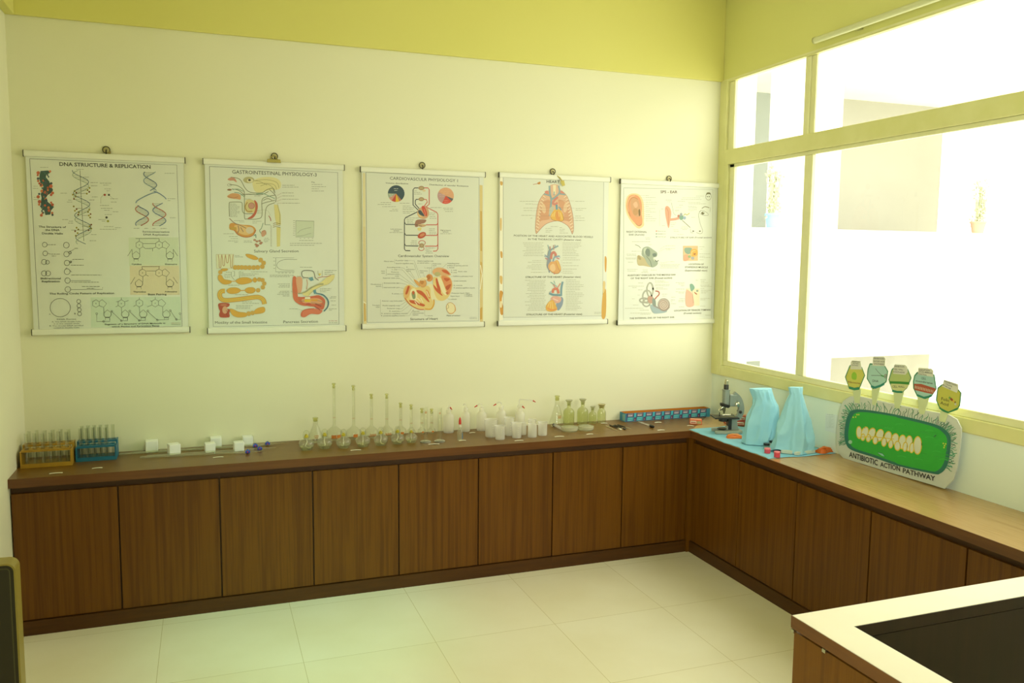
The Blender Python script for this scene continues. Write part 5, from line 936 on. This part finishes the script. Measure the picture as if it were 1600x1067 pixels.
p = CT(1160, 665); packet(p.x, p.y-.0, -.5, .085, .05, .030, 'lower one of two stacked orange boxes behind the blue cover', c='#b8402c', z=H+.004)
packet(p.x+.004, p.y+.004, -.35, .082, .05, .030, 'upper one of two stacked orange boxes behind the blue cover', H+.0345+.0004, '#c8553a')
p = CT(1141, 661); packet(p.x-.01, p.y, -.35, .06, .03, .022, 'small orange box seen behind the microscope stage')

# blue sheet
sheet_m = noise_mat('blue_sheet', [(.3, '#7fc3dc'), (.7, '#8cccdf')], 3, 3, .75, bump=.3)
t = thing('blue_sheet', 'pale blue cloth sheet under the microscopes on the corner of the worktop', 'sheet', (-.21, -.8, H)); b = MB(); nu, nv = 22, 44
L0 = lambda f: -.4 - .785*f
def sheet_p(i, j):
    f = j/nv; g = i/nu; y = -.412-.765*f; xr = -.012 if f > .10 else -.10+.088*(f/.10)
    x = (-.427+.004*math.sin(f*23)+.003*math.sin(f*61))*(1-g)+xr*g
    y += -.012*g*(f > .999)+.006*math.sin(g*9)*(1 if f in (0., 1.) else 0)+ (.02*g if f < .02 else 0)
    z = .0012+.0012*(1+math.sin(x*40+y*31))*.5+.0008*(1+math.sin(y*60))*.5
    if i == 0: z = .0012
    return Vector((x+.21, y+.8, z))
for j in range(nv+1):
    for i in range(nu+1): b.v.append(sheet_p(i, j))
for j in range(nv):
    for i in range(nu): k = j*(nu+1)+i; b.f.append((k, k+1, k+nu+2, k+nu+1)); b.mi.append(0)
sh = b.build('sheet_cloth', sheet_m, t, smooth=True); md = sh.modifiers.new('thick', 'SOLIDIFY'); md.thickness = .0009; md.offset = 1

# microscope
ZS = H+.0042
p = CT(1137, 675.5, ZS); t = thing('microscope', 'grey student microscope with black eyepiece ring standing uncovered on the blue sheet', 'microscope', (p.x, p.y, ZS), math.radians(-18))
mg = noise_mat('hammered_grey', [(.3, '#8d968c'), (.7, '#99a296')], 60, 3, .38, metallic=0) if False else mat('scope_grey', '#8f988c', .38, .2); mk = mat('scope_black', '#23241f', .4); ms = mat('scope_steel', '#c4c3a8', .22, .9); mb = mat('scope_base', '#a3a894', .45)
b = MB(); b.prism([(-.086, -.050), (-.03, -.056), (.05, -.056), (.078, -.034), (.078, .034), (.05, .056), (-.03, .056), (-.086, .050), (-.086, .026), (-.02, .026), (-.02, -.026), (-.086, -.026)], 0, .018)
b.build('base', mb, t, bevel=.004)
MB().prism([(-.022, .018), (.062, .018), (.052, .045), (.046, .092), (.004, .092), (.0, .045)], -.02, .02, 'xz').build('pillar', mg, t, bevel=.003)
MB().box(-.004, -.0215, .02, .016, .0215, .085).build('pillar_rack', mk, t, bevel=.001)
st_ = MB().box(-.092, -.052, .088, .052, .052, .097).build('stage', mk, t, bevel=.002)
for sy in (-.03, .03):
    MB().tube([(.03, sy, .098), (-.01, sy*.8, .1005), (-.03, sy*.6, .0985)], .0025, 8).build('stage_clip', ms, st_, smooth=True)
    MB().cyl((.03, sy, .097), .004, .010, 10).build('clip_pin', ms, st_)
MB().cyl((-.03, 0, .068), .026, .019, 24).build('condenser', mk, t, bevel=.001); MB().lathe([(.008, 0), (.026, .004), (.027, .009), (.0, .009)], 24, (-.03, 0, .018)).build('mirror', mk, t, smooth=40)
MB().box(-.06, -.018, .018, -.022, .018, .024).build('mirror_mount', mk, t, bevel=.002)
pts = smooth([(.026, .232), (.055, .205), (.071, .165), (.073, .125), (.060, .092), (.040, .086)], False, 5)
b = MB(); L_ = len(pts); ws = [.016-.003*abs(i/L_-.5) for i in range(L_)]; left = []; right = []
for i, q in enumerate(pts):
    a_, c_ = Vector(pts[max(i-1, 0)]), Vector(pts[min(i+1, L_-1)]); dd = (c_-a_).normalized(); nn = Vector((-dd.y, dd.x))*ws[i]; left.append(tuple(Vector(q)+nn)); right.append(tuple(Vector(q)-nn))
b.prism(left+right[::-1], -.013, .013, 'xz'); b.build('arm', mg, t, bevel=.004)
MB().box(.002, -.017, .158, .044, .017, .226).build('focus_block', mg, t, bevel=.004)
for nm, z_, r_, l_ in (('coarse_knob', .172, .014, .034), ('fine_knob', .125, .009, .026)):
    for sy in (-1, 1): MB().lathe([(r_*.5, 0), (r_, .004), (r_, l_-.016), (r_*.6, l_-.014)], 18, (.045 if nm == 'coarse_knob' else .066, sy*.014 if sy > 0 else -.014-(l_-.014), z_), 'y').build(nm, ms if nm == 'coarse_knob' else mk, t, smooth=35)
MB().lathe([(.0215, .166), (.0215, .250), (.024, .252), (.024, .257), (.0, .257)], 26, (-.018, 0, 0)).build('body_tube', mg, t, smooth=40)
MB().lathe([(.0145, .257), (.0145, .284), (.013, .286)], 22, (-.018, 0, 0)).build('eyepiece_ring', mk, t, smooth=40)
MB().lathe([(.0118, .286), (.0118, .308), (.009, .311), (.009, .316), (.0, .316)], 22, (-.018, 0, 0)).build('eyepiece', ms, t, smooth=40)
b = MB(); b.T = Matrix.Translation((-.022, 0, .163)) @ Matrix.Rotation(math.radians(14), 4, 'Y'); b.lathe([(.0, -.012), (.026, -.010), (.031, 0), (.031, .006), (.02, .010), (.0, .010)], 26)
nz = b.build('nosepiece', mk, t, smooth=35)
for ang, az, l_ in ((0, 0, .040), (50, PI, .036), (40, PI/2+.5, .03)):
    b = MB(); b.T = Matrix.Translation((-.026, 0, .158)) @ Matrix.Rotation(az, 4, 'Z') @ Matrix.Rotation(math.radians(-ang), 4, 'Y') @ Matrix.Translation((0, 0, -.006))
    b.lathe([(.009, 0), (.009, -l_*.55), (.0055, -l_*.75), (.0045, -l_)], 16); b.build('objective', ms if ang else mat('scope_bronze', '#7f7c5c', .3, .6), nz, smooth=35)
MB().cyl((-.052, 0, .0975), .003, .022, 8).build('slide_stop', mk, st_)

# two microscopes under blue dust covers
cover_m = noise_mat('cover_cloth', [(.3, '#93cede'), (.7, '#9fd6e2')], 5, 3, .7, bump=.2)
def cover(px, py, lab, rings, apex, folds, lift, foot, planes):
    """rings: (height, left, right, half depth) in metres along the camera-facing axis of the thing"""
    p = CT(px, py, ZS); t = thing('covered_microscope', lab, 'microscope', (p.x, p.y, ZS), math.radians(-20)); n = 96; b = MB(); R_ = []
    for k in range(len(rings)-1):
        for j in range(7):
            f = j/7; f2 = f*f*(3-2*f); R_.append(tuple(u+(v-u)*f for u, v in zip(rings[k], rings[k+1])))
    R_.append(rings[-1]); m_ = len(R_)
    for k, (z, l, r_, dp) in enumerate(R_):
        tt = k/(m_-1); cxx, ax_2 = (l+r_)/2, (r_-l)/2
        for i in range(n):
            a_ = 2*PI*i/n; c, s_ = math.cos(a_), math.sin(a_)
            rp_ = 1/max(max(0, math.cos(a_-aj-tw*tt))/dj for aj, dj, tw in planes)
            x, y = c*rp_, s_*rp_; x = x*ax_2; y = y*dp
            f = sum(am*math.exp(-((math.atan2(math.sin(a_-a0), math.cos(a_-a0)))/wd)**2)*max(0, min(1, (tt-t0)/.12+.5))*max(0, min(1, (t1-tt)/.12+.5)) for a0, wd, am, t0, t1 in folds)
            q_ = Vector((c*1.25+2*s_*tt, s_*1.25, z*5.5+px*.013)); f += .008*(1-tt)*math.sin(7*a_+tt*3)-.34*abs(noise.noise(q_))*(.5+.5*min(1, tt*4))-.07*abs(noise.noise(q_*2.6))+.07
            x *= 1+f; y *= 1+f; zz = z
            if k <= 7: zz += lift(a_)*(1-k/7)
            b.v.append(Vector((cxx+x, y, max(zz, .0015 if k == 0 else zz))))
    for k in range(m_-1):
        for i in range(n): b.f.append((k*n+i, k*n+(i+1) % n, (k+1)*n+(i+1) % n, (k+1)*n+i)); b.mi.append(0)
    top = len(b.v); z, l, r_, dp = R_[-1]
    for g in range(1, 5):
        for i in range(n):
            v = b.v[(m_-1)*n+i]; cxx = (l+r_)/2; q = 1-g/4
            b.v.append(Vector((cxx+(v.x-cxx)*(q*.9+.1 if g < 4 else .1), v.y*q, z+apex(g/4, (v.x-cxx)/max(r_-l, .001)))))
    for g in range(4):
        o0 = (m_-1)*n if g == 0 else top+(g-1)*n; o1 = top+g*n
        for i in range(n): b.f.append((o0+i, o0+(i+1) % n, o1+(i+1) % n, o1+i)); b.mi.append(0)
    b.f.append([top+3*n+i for i in range(n)]); b.mi.append(0)
    c_ = b.build('dust_cover', cover_m, t, smooth=24); md = c_.modifiers.new('thick', 'SOLIDIFY'); md.thickness = .001; md.offset = 0
    for poly, h_ in foot: MB().prism(poly, 0, h_).build('base_foot', mat('pale_base', '#cfd6c0', .5), t, bevel=.003)
    return t
U = .00056
lf1 = lambda a: .046*math.exp(-((math.atan2(math.sin(a+.98), math.cos(a+.98)))/.36)**2)
cover(1188, 692, 'microscope hidden under a pale blue cloth cover, flat-topped, left one of two', [(0, -.098, .088, .075), (.03, -.094, .086, .072), (.085, -.085, .092, .06), (.145, -.071, .094, .052), (.213, -.05, .086, .044), (.25, -.048, .064, .036), (.290, -.063, .050, .030), (.304, -.066, .048, .026), (.309, -.02, .046, .012)],
      lambda g, q: -.002*g, [(-1.35, .16, -.22, .55, 1.2), (-.75, .3, .10, .0, .8), (-2.3, .3, .06, 0, .7), (-.95, .12, -.10, .2, .7), (-1.9, .12, .07, .1, .9), (-.35, .14, -.1, .1, .8)], lf1, [([(.0, -.062), (.035, -.074), (.043, -.058), (.01, -.044)], .022), ([(-.06, -.03), (.06, -.03), (.06, .04), (-.06, .04)], .02)],
      [(-1.95, .93, -.2), (-.85, .95, .35), (0.05, 1.0, .1), (1.2, .9, .2), (2.2, .9, -.2), (3.14, 1.0, .1)])
lf2 = lambda a: .022*math.exp(-((math.atan2(math.sin(a+.45), math.cos(a+.45)))/.35)**2)+.018*math.exp(-((math.atan2(math.sin(a+2.6), math.cos(a+2.6)))/.4)**2)
cover(1242, 705, 'microscope hidden under a pale blue cloth cover, pointed top, right one of two', [(0, -.125, .092, .085), (.045, -.122, .088, .078), (.105, -.108, .08, .068), (.17, -.085, .066, .055), (.255, -.058, .04, .036), (.31, -.038, .024, .024), (.345, -.045, .022, .018)],
      lambda g, q: .002*g, [(-1.0, .14, -.20, .35, 1.1), (-1.3, .2, .10, .2, 1.1), (-.55, .18, .12, .1, 1), (-2.2, .4, -.05, 0, .8), (-.8, .2, -.12, .0, .4), (-1.8, .1, .06, 0, .6)], lf2, [([(-.035, -.088), (-.02, -.098), (.095, -.040), (.092, -.022)], .018), ([(-.09, -.045), (-.04, -.075), (-.03, -.06), (-.085, -.03)], .018), ([(-.06, -.03), (.05, -.03), (.05, .03), (-.06, .03)], .02)],
      [(-2.1, .8, .2), (-1.0, .98, .4), (-.1, 1.0, -.2), (1.2, .9, .2), (2.5, .95, 0), (3.3, 1.0, .1)])

def jar(px, py, r, h, lab, lidm, bodym, lidh, body_low=False):
    p = CT(px, py, ZS); t = thing('specimen_jar', lab, 'jar', (p.x, p.y, ZS))
    MB().lathe([(.001, .001), (r*.94, 0), (r*.96, h-lidh)], 20, closed=False).build('jar_body', bodym, t, smooth=50); MB().lathe([(r, h-lidh), (r, h-.001), (r*.93, h), (.0005, h)], 20).build('lid', lidm, t, smooth=35)
pk = mat('pink_pot', '#dc4a5c', .4); pkl = mat('pink_lid', '#ee7c84', .4)
jar(1197.5, 701, .0165, .030, 'small clear jar with a black lid, front one by the left cover', black_pl, thick_glass, .010); jar(1206, 697.5, .0145, .032, 'small clear jar with a black lid, rear one by the left cover', black_pl, milky, .010)
jar(1199, 707.5, .0165, .026, 'small pink pot on the blue sheet, left one', pkl, pk, .007); jar(1214, 714, .0165, .030, 'small pink pot on the blue sheet, right one near the worktop edge', pkl, pk, .006)
p = CT(1221, 706, ZS); t = thing('glass_jar', 'little clear glass jar behind the right pink pot', 'jar', (p.x, p.y, ZS)); MB().lathe([(.001, .001), (.014, 0), (.0145, .02), (.011, .025), (.0115, .03)], 20, closed=False).build('jar_glass', thick_glass, t, smooth=50)
p = CT(1230, 707, ZS); t = thing('slide_box', 'thin pale slide box at the foot of the right cover', 'box', (p.x-.003, p.y-.01, ZS), -.6); MB().box(-.012, -.006, 0, .012, .006, .014).build('box_body', mat('pale_base'), t, bevel=.001)

def pouch(px, py, rz, lx, ly, lz, lab, c1, c2):
    p = CT(px, py, ZS); t = thing('orange_pouch', lab, 'pouch', (p.x, p.y, ZS), rz); b = MB(); n, m_ = 24, 10
    for s_ in (1, 0):
        for j in range(m_+1):
            for i in range(n+1):
                u, v = i/n*2-1, j/m_*2-1; e = max(0, (1-u**4))*max(0, (1-v**4)); z = lz*(.12+.88*e**.5*(.75+.2*math.sin(u*5+v*2)+.12*math.sin(v*7))) if s_ else .0
                b.v.append(Vector((u*lx/2*(1-.06*v*v), v*ly/2*(1-.1*u*u)+.006*math.sin(u*3), max(z, 0))))
    K = (m_+1)*(n+1)
    for s_ in (0, 1):
        for j in range(m_):
            for i in range(n): k = s_*K+j*(n+1)+i; b.f.append((k, k+1, k+n+2, k+n+1)); b.mi.append(0)
    for i in range(n): b.f += [(i, i+1, K+i+1, K+i), (m_*(n+1)+i, m_*(n+1)+i+1, K+m_*(n+1)+i+1, K+m_*(n+1)+i)]; b.mi += [0, 0]
    for j in range(m_): b.f += [(j*(n+1), (j+1)*(n+1), K+(j+1)*(n+1), K+j*(n+1)), (j*(n+1)+n, (j+1)*(n+1)+n, K+(j+1)*(n+1)+n, K+j*(n+1)+n)]; b.mi += [0, 0]
    b.build('pouch_body', mat('pouch'+c1, c1, .5), t, smooth=50)
    f_ = []
    b = MB(); b.tube([(-lx*.42, -ly*.1, lz*.75), (-lx*.15, -ly*.2, lz*1.0), (lx*.1, -.1*ly, lz*.86), (lx*.38, -.25*ly, lz*.7)], [.003, .005, .006, .003], 8); b.build('folded_flap', mat('pouch'+c2, c2, .5), t, smooth=True)
pouch(1148, 684, -.45, .095, .05, .022, 'crumpled orange pouch in front of the microscope base', '#e8782c', '#f39c50')
pouch(1287, 706, .1, .095, .055, .028, 'orange pouch beside the right covered microscope', '#d9691c', '#e8823a')

# notice on the wall under the sill
a = Art('x', -.0016, (-.0016, -1.13, .9)); a.fr(1280, 640, 1330, 1067)
t = thing('paper_notice', 'faint white paper notice stuck on the wall under the window sill', 'notice', (0, -1.13, .9))
q = [a.pt(*v) for v in ((215, 130), (690, 185), (650, 830), (190, 690))]
MB().add([(-.0006, -x, z) for x, z in q]+[(-.0014, -x, z) for x, z in q], [(0, 1, 2, 3), (4, 5, 6, 7), (0, 1, 5, 4), (1, 2, 6, 5), (2, 3, 7, 6), (3, 0, 4, 7)]).build('notice_sheet', mat('notice_paper', '#e6eee4', .5), t)
a.org = Vector((0, -1.13, .9)); a.v = -.0016
for k in range(11): a.D(215+k*2, 215+k*40, 480-(k % 3)*40, 9, '#aab8ac').D(330, 190+k*42, 520, 9, '#b0beb2') if k < 10 else a.D(230, 600, 500, 9, '#aab8ac')
a.T('NOTICE', 260, 165, 470, 190, 26, '#a8b6a8') if False else a.D(260, 160, 470, 14, '#9cac9c')
for s_ in a.q: pass
a.build(t, 'printed_lines'); [setattr(c_, 'location', (-.0012, 0, 0)) for c_ in t.children if c_.name.startswith('printed_lines')]

# painted board with five paddles
XB = -.044
t = thing('painted_board', 'green bacterium painting cut from white board, lettered ANTIBIOTIC ACTION PATHWAY, propped under the window', 'painted board', (XB, -1.56, H))
a = Art('x', XB, t.location, 7e-6)
def cut(pts, x0, x1, name, m, sm=False):
    q = [a.pt(*v) for v in (smooth(pts, True, 6) if sm else pts)]; zs = [max(z, .0008) for _, z in q]
    return MB().prism([(-u, z) for (u, _), z in zip(q, zs)], x0, x1, 'yz').build(name, m, t)
wb = mat('board_white', '#cdd2c2', .6)
a.fr(1280, 540, 1600, 1423)
cut([(118,690),(125,560),(140,450),(165,385),(215,352),(280,352),(480,398),(700,444),(900,480),(955,512),(985,575),(984,640),(955,850),(932,930),(870,995),(800,972),(500,884),(165,785),(128,740)], .0004, .007, 'board_panel', wb)
a.fr(1300, 620, 1520, 1467)
out_ = smooth([(170,190),(215,140),(330,132),(600,172),(860,228),(1090,290),(1185,345),(1238,425),(1228,600),(1195,730),(1130,798),(1050,800),(700,722),(420,625),(220,560),(155,505),(132,400),(142,280)])
for k in range(0, len(out_)):
    u, v = out_[k]; u2, v2 = out_[(k+1) % len(out_)]; nx, ny = (v2-v), -(u2-u); l_ = math.hypot(nx, ny) or 1; nx /= l_; ny /= l_
    if ny > .4 and u < 1190: continue
    for f in (0, .5):
        bu, bv = u+(u2-u)*f, v+(v2-v)*f; ln = random.uniform(45, 84)*(1 if ny > -.6 else 1.15); tx, ty = -ny, nx; sk = random.uniform(-.5, .5)
        col = random.choice(['#1c7a48', '#2c9468', '#1f6a3c', '#3a8f5c', '#2a5c3a']); wv = random.uniform(-9, 9)
        a.L(col, [(bu, bv), (bu+nx*ln*.35+tx*wv, bv+ny*ln*.35+ty*wv), (bu+nx*ln*.7+tx*(ln*sk*.5-wv), bv+ny*ln*.7+ty*(ln*sk*.5-wv)), (bu+nx*ln+tx*ln*sk, bv+ny*ln+ty*ln*sk)], random.uniform(4, 9), True)
a.P('#0c6250', out_)
cu_, cv_ = 690, 470
inn = [(u+(cu_-u)*.045+(14 if u < cu_ else -14), v+(cv_-v)*.05+(12 if v < cv_ else -12)) for u, v in out_]
a.P('#12a522', inn)
for k in range(44):
    u, v = random.uniform(230, 1150), 0; v = random.uniform(210+(u-230)*.16, 520+(u-230)*.24); a.L(random.choice(['#0f9a1e', '#1cb02c', '#159c26']), [(u, v), (u+40, v-6), (u+90, v+8)], random.uniform(5, 12), True)
yl = '#e4c41c'
for k, (u, v, rx, ry, ro) in enumerate([(285,372,24,62,8),(345,372,30,60,-12),(325,420,18,34,0),(415,385,32,62,-14),(382,430,20,38,0),(500,400,34,62,-10),(455,450,22,40,0),(585,418,32,58,-8),(545,470,22,44,0),(660,440,32,58,-4),(615,490,20,42,0),(735,470,34,72,0),(685,510,26,48,8),(805,485,32,80,2),(765,520,20,48,0),(835,530,20,52,0),(895,505,36,92,4)]):
    a.E('#dfe2c4', u, v, rx*1.1, ry, ro-6); a.O(yl, u, v, rx*1.15, 11, ry, ro-6)
a.L(yl, [(275,420),(400,415),(520,425),(650,440)], 7, True)
for u, v in ((263,185),(282,185),(224,212),(250,210),(1163,485),(1187,490),(1170,528),(1176,508)): a.E('#c8d43c', u, v, 8)
a.L('#1a5a34', [(1065,415),(1090,398)], 9).E('#9fd4b4', 193, 470, 20).P('#7fc8b8', [(478,580),(530,592),(550,620),(520,612)]).L('#0f5c40', [(478,578),(530,588),(556,622)], 4).L('#1f5c34', [(335,315),(350,325)], 6)
a.T('ANTIBIOTIC', 180, 622, 478, 715, 54, '#16140f', 1).T('ACTION', 505, 725, 712, 775, 50, '#16140f', 1).T('PATHWAY', 740, 790, 1078, 878, 50, '#16140f', 1)
a.build(t, 'bacterium_painting', 'painted_lettering')
pale = mat('paddle_pale', '#cfdaa4', .6)
def paddle(hexp, stem, fill, border, tag_, name_lab, draw, bw=20):
    global a
    k0 = Art('x', XB, t.location, 1.2e-5); k0.fr(1300, 545, 1520, 1600); old = a; a = k0
    st_o = cut(stem, -.0026, -.0006, 'paddle_stem', pale); st_o['label'] = 'pale green stem of the '+name_lab
    hd = cut(hexp, -.0032, -.0006, 'paddle_head', mat('paddle_fill'+fill, fill, .55)); hd['label'] = name_lab+' paddle'
    tg = cut(tag_[0], -.0046, -.0033, 'paper_tag', mat('tag_white', '#dcdcc6', .6)); tg.parent = hd
    k0.L(border, hexp+[hexp[0]], bw); draw(k0); n = len(k0.q); 
    for s_, u0, v0, u1, v1, h_ in tag_[1]: k0.k += 125; k0.T(s_, u0, v0, u1, v1, h_, '#3a3828', .3); k0.k -= 125
    e = len(t.children); k0.build(hd, 'paddle_painting', 'paddle_lettering')
    for c_ in hd.children:
        if c_.name.startswith(('paddle_painting', 'paddle_lettering')): c_.location = (-.0031, 0, 0)
    a = old
gb = '#1f7a4c'
def d1(k): k.P('#86c01c', [(232,285),(258,262),(284,285),(286,330),(272,352),(232,338)], 1).L('#0e7a50', [(200,440),(260,456),(315,448)], 30).T('Ribosome', 190, 385, 328, 402, 22, '#8a4a1c', .5)
paddle([(210,190),(345,212),(378,300),(315,452),(200,442),(158,320)], [(236,450),(335,455),(315,620),(262,610)], '#d0cc5c', gb, ([(240,130),(332,138),(346,235),(218,232),(222,150)], [('INHIBITION', 236, 150, 320, 156, 13), ('PROTEIN', 246, 170, 310, 176, 12), ('SYNTHESIS', 232, 190, 306, 196, 12)]), 'yellow Ribosome', d1, 14)
def d2(k): k.L('#6a8078', [(500,222),(530,262),(570,300)], 7).L('#6a8078', [(452,302),(520,302),(570,304)], 7).L('#2c8a2c', [(562,300),(590,312),(600,308)], 14).O('#7a2c24', 617, 298, 12, 6, 8).O('#5a3a24', 614, 322, 12, 6, 8).L('#0e7a6c', [(448,425),(495,440),(560,418),(600,395)], 26).T('DNA', 468, 376, 535, 380, 26, '#3c4a44', .4)
paddle([(438,170),(600,185),(640,255),(622,372),(568,420),(472,450),(405,335),(415,235)], [(455,440),(558,420),(500,640),(462,636)], '#a9d0c2', gb, ([(482,86),(598,90),(617,112),(610,196),(468,190),(474,108)], [('INHIBITION', 482, 116, 600, 122, 18), ('NUCLEIC ACID', 480, 148, 606, 154, 18), ('SYNTHESIS', 486, 178, 598, 184, 18)]), 'blue DNA', d2, 14)
def d3(k): k.P('#d2d48c', [(680,395),(890,395),(860,440),(800,492),(702,482),(672,410)]).L('#1c7a1c', [(658,380),(770,384),(886,392)], 28).L('#0c7a54', [(690,475),(745,488),(805,490)], 24).T('CELL WALL', 694, 440, 832, 442, 24, '#35482c', .5)
paddle([(688,235),(722,210),(868,235),(906,330),(858,440),(802,492),(700,484),(653,350)], [(702,480),(825,485),(770,680),(716,672)], '#b4c478', gb, ([(722,176),(840,182),(864,205),(866,262),(842,294),(702,282),(708,215)], [('INHIBITION', 716, 206, 832, 212, 18), ('CELL WALL', 714, 240, 818, 246, 18), ('SYNTHESIS', 706, 270, 836, 278, 18)]), 'green CELL WALL', d3, 14)
def d4(k):
    k.P('#a83a20', [(938,396),(1020,398),(1178,448),(1186,468),(1150,512),(1080,500),(944,466)])
    for j in range(12): k.L('#dcd6b4', [(955+j*18, 418+j*4.6), (953+j*18, 450+j*4.4)], 8)
    k.L('#0c7a5c', [(975,525),(1050,555),(1105,545),(1135,530)], 24).T('CELL', 1022, 345, 1075, 350, 24, '#2c342c', .5).T('membrane', 958, 372, 1150, 402, 22, '#2c342c', .5)
paddle([(975,270),(1130,265),(1168,300),(1190,455),(1132,540),(1062,562),(975,532),(935,445),(932,370),(946,305)], [(975,535),(1112,550),(1050,745),(996,738)], '#a4ccc0', gb, ([(990,214),(1138,224),(1160,246),(1155,318),(984,292)], [('DISRUPTION', 996, 246, 1120, 256, 18), ('OF CELL MEMBRANE', 998, 266, 1148, 284, 16), ('FUNCTION', 990, 290, 1082, 306, 16)]), 'blue cell membrane', d4, 16)
def d5(k): k.L('#5c9c3c', [(1335,548),(1352,562)], 26).L('#8c2c14', [(1352,562),(1378,586)], 26).L('#dcae2c', [(1378,586),(1400,602)], 24).L('#6a5a14', [(1400,602),(1412,612)], 22).E('#c4c4bc', 1410, 628, 12).L('#0e7a3c', [(1228,668),(1270,700),(1328,722)], 22).L('#0e7a3c', [(1328,722),(1430,675)], 14).T('Folic', 1248, 582, 1342, 604, 36, '#4a4a14', .6).T('Acid', 1236, 625, 1328, 652, 34, '#4a4a14', .6)
paddle([(1262,405),(1440,462),(1472,500),(1458,640),(1430,685),(1328,722),(1232,672),(1192,582),(1210,445)], [(1240,690),(1330,722),(1290,836),(1222,820)], '#c4c254', gb, ([(1282,348),(1440,400),(1446,455),(1424,498),(1258,425)], [('INHIBITION', 1280, 372, 1428, 426, 18), ('FOLATE', 1300, 404, 1372, 436, 16), ('METABOLISM', 1264, 412, 1356, 462, 15)]), 'yellow Folic Acid', d5, 16)
